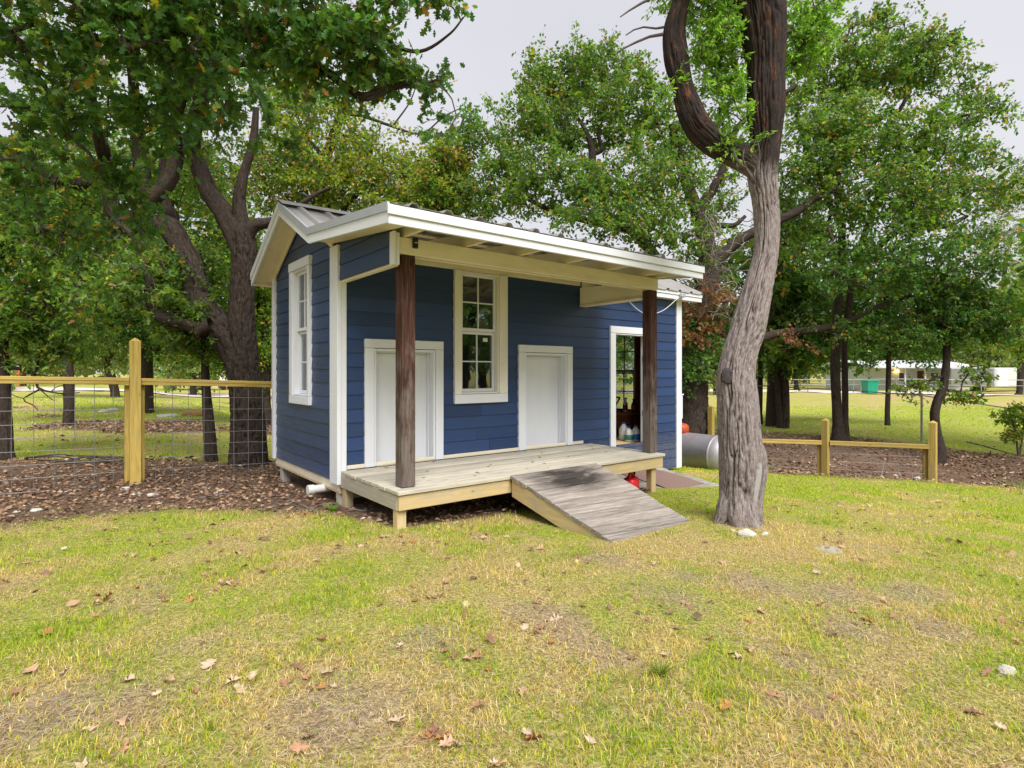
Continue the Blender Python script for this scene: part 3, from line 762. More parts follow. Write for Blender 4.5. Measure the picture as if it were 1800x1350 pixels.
# rake boards at the left gable: grey flashing above, white board below
for (p, q) in ((back, ridge), (ridge, jun)):
    strip(rf, 'rake_flashing', m_flash if p is ridge else m_white, U0R - 0.012, U0R + 0.012, p, q, -0.02, 0.065)
    strip(rf, 'rake_board', m_white, U0R, U0R + 0.026, p, q, 0.067, 0.15)
strip(pr, 'rake_flashing', m_flash, U0R - 0.012, U0R + 0.012, jun, pf, -0.02, 0.055)
strip(pr, 'rake_board', m_white, U0R, U0R + 0.026, jun, pf, 0.057, 0.148)
for (p, q, u1) in ((back, ridge, U1R), (ridge, eave, U1R)):
    strip(rf, 'rake_board', m_white, u1 - 0.02, u1 + 0.006, p, q, 0.02, 0.15)
strip(pr, 'rake_board', m_white, U1P - 0.03, U1P - 0.004, (0.12, porch_z(0.12)), (PF_V - 0.002, PF_Z), 0.012, 0.14)
# soffits under the gable overhang
for (p, q) in ((back, ridge), (ridge, jun)):
    strip(rf, 'soffit', m_cream, U0R + 0.027, -0.026, p, q, 0.10, 0.115)
strip(pr, 'soffit', m_cream, U0R + 0.027, -0.03, jun, pf, 0.10, 0.115)
strip(rf, 'soffit', m_cream, L + 0.04, U1R - 0.021, ridge, eave, 0.10, 0.115)
strip(rf, 'soffit', m_cream, L + 0.04, U1R - 0.021, back, ridge, 0.10, 0.115)
# bed mould where soffit meets the gable siding
for (p, q) in (((-D, roof_z(-D)), ridge), (ridge, (-0.12, roof_z(-0.12)))):
    strip(rf, 'bed_mould', m_cream, -0.045, -0.025, p, q, 0.116, 0.165)
# back eave box
part('fascia_board', m_cream, rf, (U0R + 0.028, U1R - 0.022, BACK_V - 0.001, BACK_V + 0.02, back[1] - 0.15, back[1] - 0.035))
part('soffit', m_cream, rf, (U0R + 0.028, U1R - 0.022, BACK_V + 0.021, -D - 0.062, back[1] - 0.15, back[1] - 0.135))
# front eave of the right bay
part('fascia_board', m_white, rf, (U1P - 0.1, U1R + 0.004, EAVE_V, EAVE_V + 0.022, eave[1] - 0.075, eave[1] - 0.012))
part('fascia_board', m_white, rf, (U1P - 0.1, U1R, EAVE_V - 0.02, EAVE_V + 0.008, eave[1] - 0.15, eave[1] - 0.077))
part('soffit', m_cream, rf, (LP, U1R - 0.03, 0.03, EAVE_V - 0.021, eave[1] - 0.15, eave[1] - 0.137))
# porch fascia, two tiers
part('fascia_board', m_white, pr, (U0R - 0.012, U1P + 0.012, PF_V, PF_V + 0.026, PF_Z - 0.085, PF_Z - 0.004))
part('fascia_board', m_white, pr, (U0R + 0.002, U1P, PF_V - 0.022, PF_V + 0.008, PF_Z - 0.160, PF_Z - 0.087))
# porch framing
BEAM_F, BEAM_B, BEAM_Z0, BEAM_Z1 = 1.325, 1.175, 2.163, 2.316
part('beam', m_cream, shed, (0.03, LP - 0.02, BEAM_F - 0.04, BEAM_F, BEAM_Z0, BEAM_Z1))
part('beam', m_cream, shed, (0.03, LP - 0.02, BEAM_B, BEAM_B + 0.04, BEAM_Z0 + 0.002, BEAM_Z1 - 0.002))
for ur in (0.10, 0.78, 1.46, 2.15, 2.84, 3.52, 3.80):
    mb = MB(); prism(mb, ur - 0.02, ur + 0.02, [(0.035, porch_z(0.035) - 0.16), (BEAM_F + 0.02, porch_z(BEAM_F) - 0.162), (PF_V - 0.024, porch_z(PF_V - 0.024) - 0.125), (PF_V - 0.024, porch_z(PF_V - 0.024) - 0.032), (0.035, porch_z(0.035) - 0.032)]); mb.build('rafter', m_cream, pr)
for vv in (0.30, 0.75, 1.55): part('purlin', m_cream, pr, (U0R + 0.03, U1P - 0.03, vv - 0.035, vv + 0.035, porch_z(vv) - 0.028, porch_z(vv) - 0.009))
# side panel of lap siding over the left end of the porch
sp_ = part('porch_side_panel', m_cream, shed, (0.002, 0.03, 0.04, 1.28, 2.062, 2.36))
for k in range(3):
    z0, z1 = 2.078 + 0.158 * k, 2.078 + 0.158 * (k + 1) + 0.01
    va, vb_ = 0.042, 1.27
    if k == 2: z1 = None
    t0, t1 = 0.022, 0.01
    zA = min(z1, porch_z(va) - 0.1) if z1 else porch_z(va) - 0.1; zB = min(z1, porch_z(vb_) - 0.1) if z1 else max(porch_z(vb_) - 0.1, z0 + 0.004)
    mb = MB(); mb.hexa([W(0.001, va, z0), W(0.001, vb_, z0), W(-t0, vb_, z0), W(-t0, va, z0), W(0.001, va, zA), W(0.001, vb_, zB), W(-t1, vb_, zB), W(-t1, va, zA)])
    mb.build('siding_board', m_blue, sp_)
part('trim_board', m_white, sp_, (-0.03, 0.0, 1.272, 1.355, 2.05, 2.355))
part('trim_board', m_white, sp_, (0.002, 0.032, 1.328, 1.356, 2.05, 2.345))
part('bottom_trim', m_cream, sp_, (-0.015, 0.045, 0.04, 1.30, 2.046, 2.06))
# right side beam of the porch
mb = MB(); mb.hexa([W(3.66, 0.035, 2.075), W(3.72, 0.035, 2.075), W(3.78, 1.17, 2.075), W(3.72, 1.17, 2.075), W(3.66, 0.035, 2.33), W(3.72, 0.035, 2.33), W(3.78, 1.17, 2.30), W(3.72, 1.17, 2.30)]); mb.build('side_beam', m_cream, shed)
part('bottom_trim', m_cream, shed, (3.65, 3.79, 0.036, 1.17, 2.05, 2.073))
# --- deck
dk = thing('deck', 'raised pale pine porch deck', None, W(LP / 2, DK / 2, -0.45), parent=shed)
nb = 10; bw = (DK + 0.02) / nb
for i in range(nb):
    v0 = 0.046 + (DK + 0.02 - 0.046) * i / nb; v1 = 0.046 + (DK + 0.02 - 0.046) * (i + 1) / nb - RS.uniform(0.003, 0.008)
    ov = RS.uniform(-0.008, 0.008); zt = RS.uniform(-0.002, 0.002)
    cut = LP * RS.choice([0.36, 0.64, 2]) if i % 2 else LP * 2
    spans = [(-0.012 + ov, LP + 0.01 + ov)] if cut > LP else [(-0.012 + ov, cut - 0.002), (cut + 0.002, LP + 0.01 + ov)]
    for (x0, x1) in spans: part('deck_board', m_deck, dk, (x0, x1, v0, v1, -0.036 + zt, zt), c=0.005)
part('rim_joist', m_rim, dk, (0.0, LP - 0.02, DK - 0.04, DK - 0.004, -0.178, -0.039))
part('rim_joist', m_deck, dk, (-0.006, 0.03, 0.02, DK - 0.042, -0.180, -0.039))
part('rim_joist', m_deck, dk, (LP - 0.055, LP - 0.02, 0.02, DK - 0.042, -0.178, -0.039))
for uj in np.arange(0.45, 3.7, 0.42): part('joist', m_deck, dk, (uj, uj + 0.038, 0.05, DK - 0.043, -0.176, -0.040))
for (uu, vv) in ((0.05, DK - 0.09), (LP - 0.16, DK - 0.09), (1.9, DK - 0.09), (0.05, 0.1), (1.9, 0.1), (LP - 0.16, 0.1)):
    g = gz(uu, vv) - Z0; part('leg', m_rim, dk, (uu - 0.045, uu + 0.045, vv - 0.045, vv + 0.045, g - 0.12, -0.181 if vv > 1 else -0.179))
# --- porch posts
for (uu, lab) in ((0.082, 'weathered brown porch post at the deck corner nearest the ramp foot'), (3.70, 'dark brown porch post beside the open doorway')):
    p_ = part('post', m_post, shed, (uu, uu + 0.14, DK - 0.105 - 0.14, DK - 0.105, 0.003, 2.161), c=0.008)
# --- piers under the shed
for (uu, vv) in ((0.07, -0.09), (0.07, -D + 0.2), (2.0, -0.1), (2.0, -2.2), (4.0, -0.15), (4.0, -2.2), (5.9, -2.2), (5.9, -0.2)):
    g = gz(uu, vv) - Z0; part('pier', m_pier, shed, (uu - 0.055, uu + 0.055, vv - 0.055, vv + 0.055, g - 0.1, ZB - 0.122))
part('floor_beam', m_pier, shed, (0.02, L - 0.02, -0.17, -0.05, ZB - 0.20, ZB - 0.1205))

# ================================================================== RAMP
UL, UR, VT, VB = 1.251, 2.525, DK + 0.03, 2.83
zbl, zbr = -0.352, -0.44
ramp = thing('wooden_ramp', 'weathered grey plank ramp with dark stain leading from lawn to deck', 'ramp', W(1.9, VB, -0.45))
nb = 11
def rz(u, v):
    f = (v - VT) / (VB - VT); zb = zbl + (zbr - zbl) * (u - UL) / (UR - UL); return 0.005 + (zb - 0.005) * f
for i in range(nb):
    v0 = VT + (VB - VT) * i / nb; v1 = VT + (VB - VT) * (i + 1) / nb - RS.uniform(0.009, 0.016)
    e0, e1 = UL + RS.uniform(-0.006, 0.012), UR + RS.uniform(-0.012, 0.012); h = RS.uniform(-0.005, 0.005); th = 0.032
    n = 12; V = []; 
    for k in range(n + 1):
        u = e0 + (e1 - e0) * k / n
        for (vv, dz) in ((v0, h), (v1, h), (v1, h - th), (v0, h - th)): V.append(W(u, vv, rz(u, vv) + dz))
    Fs = [(0, 1, 2, 3), tuple(n * 4 + x for x in (3, 2, 1, 0))]
    for k in range(n):
        for j in range(4): Fs.append((k * 4 + j, (k + 1) * 4 + j, (k + 1) * 4 + (j + 1) % 4, k * 4 + (j + 1) % 4))
    V = np.array(V); Lc = np.stack([V[:, 0], -V[:, 1] * 1.0, V[:, 2]], 1) + RS.rand(3) * 30
    su = (V[:, 0] - 1.92) / 0.58; sv = (-V[:, 1] - (VT + 0.27)) / 0.30
    mesh_obj('ramp_board', V, Fs, m_ramp, ramp, {'lc': Lc, 'stain': np.exp(-(su ** 2 + sv ** 2)) + 0.25 * np.exp(-((-V[:, 1] - VT) / 0.2) ** 2)})
for uu in (UL + 0.015, (UL + UR) / 2, UR - 0.05):
    mb = MB(); prism(mb, uu, uu + 0.038, [(VT, rz(uu, VT) - 0.215), (VB - 0.45, rz(uu, VB - 0.45) - 0.19), (VB - 0.02, rz(uu, VB) - 0.09), (VB - 0.02, rz(uu, VB - 0.02) - 0.038), (VT, rz(uu, VT) - 0.038)])
    mb.build('stringer', m_rim if uu < 1.5 else m_grey, ramp)

# low board walk in front of the open doorway, with mat
bwk = thing('boardwalk', 'low grey plank walkway sloping from the open doorway', 'walkway', W(4.4, 0.8, -0.6))
bz = lambda v: -0.415 - 0.15 * (v - 0.05) / 1.5
nbw = 9
for i in range(nbw):
    v0 = 0.06 + 1.46 * i / nbw; v1 = 0.06 + 1.46 * (i + 1) / nbw - 0.008
    a, b = 3.80 + RS.uniform(-0.01, 0.02), 5.10 + RS.uniform(-0.03, 0.03)
    mb = MB(); mb.hexa([W(a, v0, bz(v0) - 0.035), W(a, v1, bz(v1) - 0.035), W(b, v1, bz(v1) - 0.035), W(b, v0, bz(v0) - 0.035), W(a, v0, bz(v0)), W(a, v1, bz(v1)), W(b, v1, bz(v1)), W(b, v0, bz(v0))]); mb.build('plank', m_grey, bwk)
for uu in (3.88, 4.45, 5.0): 
    mb = MB(); mb.hexa([W(uu, .06, -.72), W(uu, 1.5, -.72), W(uu + .04, 1.5, -.72), W(uu + .04, .06, -.72), W(uu, .06, bz(.06) - .036), W(uu, 1.5, bz(1.5) - .036), W(uu + .04, 1.5, bz(1.5) - .036), W(uu + .04, .06, bz(.06) - .036)]); mb.build('bearer', m_grey, bwk)
m_mat = plain('brown_rubber_mat', (0.25, 0.165, 0.14), 0.85, 0.2, sc=30)
V = []; nx, ny = 14, 14
for layer in (0.010, 0.002):
    for i in range(nx + 1):
        for j in range(ny + 1):
            u = 4.14 + 0.76 * i / nx; v = 0.20 + 1.12 * j / ny; edge = 0.018 * max(0, abs(i / nx - 0.5) * 2 - 0.8) * (1 + math.sin(j * 1.3)) * 2
            V.append(W(u + 0.01 * math.sin(j * 0.9), v, bz(v) + layer + edge * (1 if layer > 0.005 else 0.9)))
Fs = []; off = (nx + 1) * (ny + 1)
for i in range(nx):
    for j in range(ny):
        q = (i * (ny + 1) + j, i * (ny + 1) + j + 1, (i + 1) * (ny + 1) + j + 1, (i + 1) * (ny + 1) + j); Fs.append(q); Fs.append(tuple(x + off for x in q[::-1]))
ring = [i * (ny + 1) for i in range(nx + 1)] + [nx * (ny + 1) + j for j in range(1, ny + 1)] + [i * (ny + 1) + ny for i in range(nx - 1, -1, -1)] + [j for j in range(ny - 1, 0, -1)]
for a, b in zip(ring, ring[1:] + ring[:1]): Fs.append((a, b, b + off, a + off))
tag(mesh_obj('floor_mat', np.array(V), Fs, m_mat, None, smooth=False), 'flat brown rubber mat lying on the grey plank walkway', 'mat')

# ================================================================== SMALL THINGS ON AND AROUND THE SHED
m_black = plain('black_plastic', (0.015, 0.015, 0.017), 0.35)
m_pvc = plain('white_pvc', (0.66, 0.66, 0.64), 0.45)
def blob(name, mat, label, cat, ctr, dims, R=np.eye(3), c=0.01):
    mb = MB(); mb.cham(ctr, dims, R, c); return tag(mb.build(name, mat), label, cat)
dv = thing('doorbell_camera', 'small black doorbell camera mounted on the cream porch beam', 'camera', W(0.198, BEAM_F + 0.001, 2.225))
part('housing', m_black, dv, (0.172, 0.224, BEAM_F + 0.001, BEAM_F + 0.03, 2.225, 2.325), c=0.014)
part('sensor_window', plain('white_plastic', (0.75, 0.75, 0.75)), dv, (0.186, 0.210, BEAM_F + 0.0305, BEAM_F + 0.034, 2.270, 2.278), c=0.001)
# cable and flood light at the right eave
p0, p1, p2 = W(4.70, 0.04, 2.26), W(5.20, 0.09, 2.03), W(5.93, 0.17, 2.37)
cb = MB(); cb.tube(catmull([p0, W(4.95, 0.06, 2.10), p1, W(5.55, 0.13, 2.12), p2], 30), 0.006, 5)
tag(cb.build('power_cable', m_pvc), 'thin white cable drooping under the right eave of the shed', 'cable')
fl = thing('flood_light', 'small grey flood light clipped under the right eave', 'light', W(5.97, EAVE_V + 0.03, 2.35))
part('housing', m_flash, fl, (5.925, 6.02, EAVE_V + 0.023, EAVE_V + 0.085, 2.362, 2.43), c=0.01)
part('lens', m_black, fl, (6.021, 6.026, EAVE_V + 0.03, EAVE_V + 0.078, 2.368, 2.424), c=0.002)
ub = thing('utility_box', 'white utility box fixed to the end wall beside the tank', 'box', W(6.24, -0.12, 0.25))
part('box_body', m_white, ub, (L + 0.034, L + 0.14, -0.22, -0.02, 0.24, 0.66), c=0.01)
part('box_lid', m_white, ub, (L + 0.03, L + 0.155, -0.23, -0.01, 0.661, 0.685), c=0.008)
# pvc pipes
pp = MB(); prof = [(0.048, 0), (0.056, 0.001), (0.056, 0.07), (0.047, 0.075), (0.047, 0.62)]
Rp = np.array([[0, 0, 1], [0, 1, 0], [1, 0, 0]], float)
pp.lathe(W(-0.185, -0.5, -0.275), prof, 18, Rp); tag(pp.build('drain_pipe', m_pvc, smooth=False), 'white plastic drain pipe sticking out under the gable wall', 'pipe')
hs = MB(); t = np.linspace(-0.5, math.pi * 1.05, 24); ph = np.stack([0.80 + 0.085 * np.cos(t), np.full(24, -0.62), Z0 - 0.45 + 0.085 * np.sin(t)], 1)
hs.tube(ph, 0.014, 8); tag(hs.build('bent_hose', m_pvc), 'pale bent hose lying in the dark under the deck', 'hose')
# red fuel can beside the ramp
m_red = plain('red_plastic', (0.62, 0.012, 0.02), 0.35)
g = gz(3.40, 1.22)
fc = thing('fuel_can', 'red plastic fuel can tucked under the deck beside the ramp', 'can', (3.40, -1.22, g))
Rz = np.array([[math.cos(.4), -math.sin(.4), 0], [math.sin(.4), math.cos(.4), 0], [0, 0, 1]])
mb = MB(); mb.cham((3.40, -1.22, g + 0.105), (0.26, 0.17, 0.20), Rz, 0.035); mb.build('body', m_red, fc, True)
mb = MB(); mb.tube(catmull([(3.33, -1.25, g + 0.2), (3.35, -1.24, g + 0.25), (3.41, -1.22, g + 0.265), (3.47, -1.195, g + 0.2)], 14), 0.018, 8); mb.build('handle', m_red, fc, True)
mb = MB(); mb.tube([(3.48, -1.19, g + 0.19), (3.54, -1.17, g + 0.27)], [0.022, 0.014], 8); mb.build('spout', m_black, fc, True)
# bottles and jugs inside
m_bw = plain('milky_plastic', (0.72, 0.74, 0.76), 0.35); m_bl = plain('blue_label', (0.02, 0.14, 0.55), 0.4); m_gr = plain('green_label', (0.03, 0.20, 0.10), 0.4)
m_rl = plain('red_label', (0.35, 0.02, 0.03), 0.4); m_dk = plain('dark_red_plastic', (0.06, 0.012, 0.012), 0.35); m_bc = plain('blue_cap', (0.02, 0.10, 0.42), 0.4)
def spray(u, v, mat, lab_m, label, h=0.24, rotz=0.0):
    c = W(u, v, 0.326); t_ = thing('spray_bottle', label, 'bottle', c)
    mb = MB(); mb.lathe(c, [(0.03, 0), (0.045, 0.008), (0.046, h * 0.55), (0.034, h * 0.68), (0.016, h * 0.8), (0.016, h * 0.86)], 16); mb.build('bottle_body', mat, t_, True)
    mb = MB(); mb.lathe(c + (0, 0, h * 0.14), [(0.0468, 0), (0.0472, 0.001), (0.0472, h * 0.34), (0.0468, h * 0.341)], 16); mb.build('label_band', lab_m, t_, True)
    mb = MB(); mb.cham(c + (0.012, 0, h * 0.93), (0.075, 0.024, 0.032), np.eye(3), 0.006); mb.tube([c + (0.03, 0, h * 0.9), c + (0.022, 0, h * 0.72)], 0.005, 5); mb.build('trigger', mat, t_)
def jug(u, v, lab_m, cap_m, label, h=0.30, w=0.085, z=ZB + 0.001):
    c = W(u, v, z); t_ = thing('jug', label, 'jug', c)
    mb = MB(); mb.lathe(c, [(w * .85, 0), (w, 0.012), (w, h * .55), (w * .8, h * .72), (w * .32, h * .9), (w * .3, h * .94)], 18); mb.build('jug_body', m_bw, t_, True)
    mb = MB(); mb.lathe(c + (0, 0, h * .94), [(w * .36, 0), (w * .36, h * .08), (w * .3, h * .09)], 14); mb.build('cap', cap_m, t_)
    if lab_m: mb = MB(); mb.lathe(c + (0, 0, h * .12), [(w * 1.01, 0), (w * 1.016, .001), (w * 1.016, h * .36), (w * 1.01, h * .361)], 18); mb.build('label_band', lab_m, t_, True)
    mb = MB(); mb.tube(catmull([c + (-w * .75, -w * .25, h * .5), c + (-w * .95, -w * .3, h * .68), c + (-w * .75, -w * .25, h * .84), c + (-w * .3, -w * .1, h * .88)], 12), 0.011, 6); mb.build('handle', m_bw, t_, True)
spray(5.90, -1.00, m_bw, m_rl, 'white spray bottle with red label on the counter inside the doorway', 0.27)
spray(5.97, -0.86, m_dk, m_rl, 'dark red bottle beside the white spray bottle on the counter', 0.25)
jug(5.46, -0.66, None, m_bc, 'white plastic jug with blue cap inside the open doorway', 0.31, 0.09)
jug(5.50, -0.42, m_bl, m_bc, 'white jug with blue label at the front of the open doorway', 0.27, 0.085)
jug(5.36, -0.46, m_gr, m_bc, 'white jug with green label between the other jugs', 0.25, 0.075)
jug(5.62, -0.30, None, m_black, 'small white jug with black cap near the door jamb', 0.19, 0.055)
fr = thing('picture_frame', 'dark wooden frame leaning on the counter by the window', 'frame', W(5.95, -1.36, 0.326))
for (q0, q1) in (((-0.12, 0.01), (0.04, 0.26)), ((0.02, 0.01), (0.18, 0.26)), ((-0.12, 0.01), (0.02, 0.01)), ((0.04, 0.26), (0.18, 0.26))):
    mb = MB(); mb.beam(W(5.93, -1.36 + q0[0], 0.327 + q0[1]), W(5.96, -1.36 + q1[0], 0.327 + q1[1]), 0.03, 0.02, (0.3, 1, 0.2)); mb.build('rail', m_dk, fr)
# round sign seen behind the porch window and the paper sticker on its lower sash
def disc_mat():
    g = G('printed_round_sign'); a = g.n('ShaderNodeAttribute', attribute_name='lc').outputs['Vector']
    ln = g.n('ShaderNodeVectorMath', {0: a}, operation='LENGTH').outputs['Value']
    sx = g.n('ShaderNodeSeparateXYZ', {0: a})
    nz = g.noise(a, 14, 3); base = g.ramp(nz, [(0.35, (0.05, 0.09, 0.12)), (0.5, (0.25, 0.33, 0.36)), (0.65, (0.6, 0.65, 0.66))])
    rg = g.ramp(ln, [(0.105, 0.0), (0.108, 1.0), (0.135, 1.0), (0.138, 0.0)])
    c = g.mix(rg, base, (0.55, 0.62, 0.72))
    rd = g.n('ShaderNodeMath', {0: sx.outputs[0], 1: sx.outputs[1]}, operation='ADD').outputs[0]
    c = g.mix(g.ramp(rd, [(0.0, 1.0), (0.002, 0.0)]) if False else g.n('ShaderNodeMath', {0: rd, 1: -0.10}, operation='LESS_THAN').outputs[0], c, (0.42, 0.05, 0.12))
    g.set(col=c, rough=0.4); return g.m
mb = MB(); mb.lathe((0, 0, 0), [(0.0, 0), (0.145, 0.001), (0.15, 0.004), (0.15, 0.008), (0.0, 0.009)], 36)
Rd = np.array([[1, 0, 0], [0, 0, 1], [0, 1, 0]], float)
mb.V = [v @ Rd.T + W(2.07, -0.15, 1.79) for v in mb.V]
tag(mb.build('round_sign', disc_mat()), 'round blue white and red sign hanging inside the porch window', 'sign')
part('sticker', plain('paper', (0.72, 0.68, 0.66), 0.8), win_f, (1.955, 2.03, -0.0575, -0.0560, 1.475, 1.525), c=0.0005)

# ================================================================== PROPANE TANK
tk = thing('propane_tank', 'silver propane tank lying beside the end wall of the shed', 'tank', W(7.1, -0.6, -0.72))
TU, TR = 7.10, 0.36; TZ = -0.10 - TR
prof = []
for t in np.linspace(0.02, math.pi / 2, 10): prof.append((TR * math.sin(t), 0.30 * (1 - math.cos(t))))
prof += [(TR, 0.33), (TR + 0.006, 0.335), (TR + 0.006, 0.35), (TR, 0.355), (TR, 1.2), (TR, 2.0), (TR + 0.006, 2.005), (TR + 0.006, 2.02), (TR, 2.025)]
for t in np.linspace(math.pi / 2, 0.02, 10): prof.append((TR * math.sin(t), 2.36 - 0.30 * (1 - math.cos(t)) ))
Rt = np.array([[1, 0, 0], [0, 0, 1], [0, -1, 0]], float)
mb = MB(); mb.lathe(W(TU, 0.52, TZ), prof, 40, Rt); mb.build('tank_shell', m_tank, tk, True)
mb = MB(); mb.lathe(W(TU, -0.62, TZ + TR - 0.03), [(0.155, 0), (0.155, 0.10), (0.15, 0.15), (0.12, 0.185), (0.06, 0.205), (0.005, 0.21)], 24); mb.build('dome_lid', plain('orange_red_dome', (0.42, 0.065, 0.02), 0.5), tk, True)
for vv in (-0.1, -1.25): part('foot', m_tank, tk, (TU - 0.22, TU + 0.22, vv - 0.05, vv + 0.05, gz(TU, vv) - Z0 - 0.05, TZ - TR * 0.72))

# ================================================================== FENCES
def post(parent, u, v, top, w=0.125, pyramid=0.05, base=None, name='post', mat=None):
    g = (gz(u, v) - Z0 - 0.12) if base is None else base
    mb = MB(); h = w / 2
    V = [W(u + a * h, v + b * h, z) for z in (g, top - pyramid) for a, b in ((-1, -1), (-1, 1), (1, 1), (1, -1))] + [W(u, v, top)]
    Lc = [(z, a * h, b * h) for z in (0, top - pyramid - g) for a, b in ((-1, -1), (-1, 1), (1, 1), (1, -1))] + [(top - g, 0, 0)]
    mb.add(V, [(3, 2, 1, 0), (0, 1, 5, 4), (1, 2, 6, 5), (2, 3, 7, 6), (3, 0, 4, 7), (4, 5, 8), (5, 6, 8), (6, 7, 8), (7, 4, 8)], np.array(Lc) + RS.rand(3) * 40)
    return mb.build(name, mat or m_fence, parent)
def wire_panel(parent, u0, v0, u1, v1, ztop0, ztop1, spacing=0.205, rows_z=8, dz=0.168, r=0.0035):
    mb = MB(); ln = math.hypot(u1 - u0, v1 - v0); n = int(ln / spacing)
    f = lambda t, z: W(u0 + (u1 - u0) * t, v0 + (v1 - v0) * t, z)
    for i in range(n + 1):
        t = (i + 0.4) / (n + 0.8); zt = ztop0 + (ztop1 - ztop0) * t; g = gz(u0 + (u1 - u0) * t, v0 + (v1 - v0) * t) - Z0
        mid = f(t, (zt + g) / 2); mid[:2] += RS.uniform(-0.006, 0.006, 2)
        mb.tube([f(t, g - 0.02), mid, f(t, zt)], r, 4, False)
    for k in range(1, rows_z + 1):
        pts = []
        for t in np.linspace(0, 1, 7):
            z = ztop0 + (ztop1 - ztop0) * t - k * dz + RS.uniform(-0.004, 0.004); pts.append(f(t, z))
        mb.tube(pts, r, 4, False)
    o = mb.build('wire_mesh', m_galv, parent); o['kind'] = 'stuff'; return o
# --- fence on the left: two bays about one tall post
fl_ = thing('wire_panel_fence', 'yellow pine rail fence with wire mesh beside the gable wall', 'fence', W(-1.62, -3.2, -0.45))
FU, FV = -1.622, -3.2
post(fl_, FU, FV + 0.02, 1.545, 0.125)
for du in (-0.070, 0.076):
    g = gz(FU + du, FV) - Z0
    part('side_post', m_fence, fl_, (FU + du - 0.042, FU + du + 0.042, FV - 0.132, FV - 0.045, g - 0.1, 0.895), c=0.004)
def rail(parent, u0, z0, u1, z1, v, name='rail', ht=0.045):
    for k, (dv_, dz_) in enumerate(((0.012, 0.0465), (0.0, 0.0))):
        mb = MB(); mb.beam(W(u0, v + dv_, z0 + dz_ - 0.022), W(u1, v + dv_, z1 + dz_ - 0.022), 0.085 + 0.01 * k, ht); mb.build(name, m_fence, parent)
rail(fl_, -5.4, 1.035, FU - 0.066, 0.952, FV)
rail(fl_, FU + 0.066, 0.945, 0.9, 0.855, FV)
wire_panel(fl_, -5.4, FV, FU - 0.16, FV, 0.99, 0.905, 0.205)
wire_panel(fl_, FU + 0.16, FV, 0.9, FV, 0.90, 0.81, 0.205)
post(fl_, -5.46, FV, 1.6, 0.125)
# --- fence on the right, down in the dip
fr_ = thing('wire_panel_fence', 'low yellow pine fence in the leafy dip behind the lawn edge', 'fence', W(11.05, 0.4, -1.9))
RP = [(11.6, -2.75), (11.05, 0.40), (11.9, 2.175)]
A_ = at_d(1250, 712, 15.0); RP[0] = (A_[0], -A_[1])
B_ = at_d(1451, 735, 12.7); RP[1] = (B_[0], -B_[1]); C_ = at_d(1640, 739, 12.0); RP[2] = (C_[0], -C_[1])
tops = [A_[2] - Z0, B_[2] - Z0, C_[2] - Z0]; rz_ = [tops[0] - 0.58, tops[1] - 0.53, tops[2] - 0.54]
for (uu, vv), tz in zip(RP, tops):
    post(fr_, uu, vv, tz, 0.125)
H_ = at_d(1292, 731, 13.4); RP.insert(1, (H_[0], -H_[1])); tops.insert(1, H_[2] - Z0); rz_.insert(1, H_[2] - Z0 - 0.55); post(fr_, RP[1][0], RP[1][1], tops[1], 0.125)
for i in (1, 2):
    (ua, va), (ub_, vb2) = RP[i], RP[i + 1]; dl = np.array((ub_ - ua, vb2 - va)); ll = np.linalg.norm(dl); dl /= ll
    for k in (0, 1):
        mb = MB(); mb.beam(W(ua + dl[0] * .08, va + dl[1] * .08, rz_[i] - 0.047 * k), W(ub_ - dl[0] * .08, vb2 - dl[1] * .08, rz_[i + 1] - 0.047 * k), 0.085 + 0.01 * k, 0.045); mb.build('rail', m_fence, fr_)
    for (pu, pv_, sg) in ((ua, va, 1), (ub_, vb2, -1)):
        su, sv = pu + dl[0] * 0.07 * sg + CT * 0.11, pv_ + dl[1] * 0.07 * sg - ST * 0.11
        mb = MB(); g = gz(su, sv); mb.beam((su, -sv, g - 0.1), (su, -sv, Z0 + (rz_[i] if sg > 0 else rz_[i + 1]) - 0.075), 0.085, 0.085, (dl[0], -dl[1], 0)); mb.build('side_post', m_fence, fr_)
    wire_panel(fr_, ua + dl[0] * .15, va + dl[1] * .15, ub_ - dl[0] * .15, vb2 - dl[1] * .15, rz_[i] - 0.07, rz_[i + 1] - 0.07, 0.21, 7, 0.18, 0.0026)
# a leg of the same fence that runs from the first post back towards the shed
(ua, va) = RP[0]; E_ = at_d(1180, 756, 16.5); ue, ve = E_[0], -E_[1]
for k in (0, 1):
    mb = MB(); mb.beam(W(ua, va, rz_[0] - 0.047 * k), W(ue, ve, rz_[0] + 0.02 - 0.047 * k), 0.085 + 0.01 * k, 0.045); mb.build('rail', m_fence, fr_)

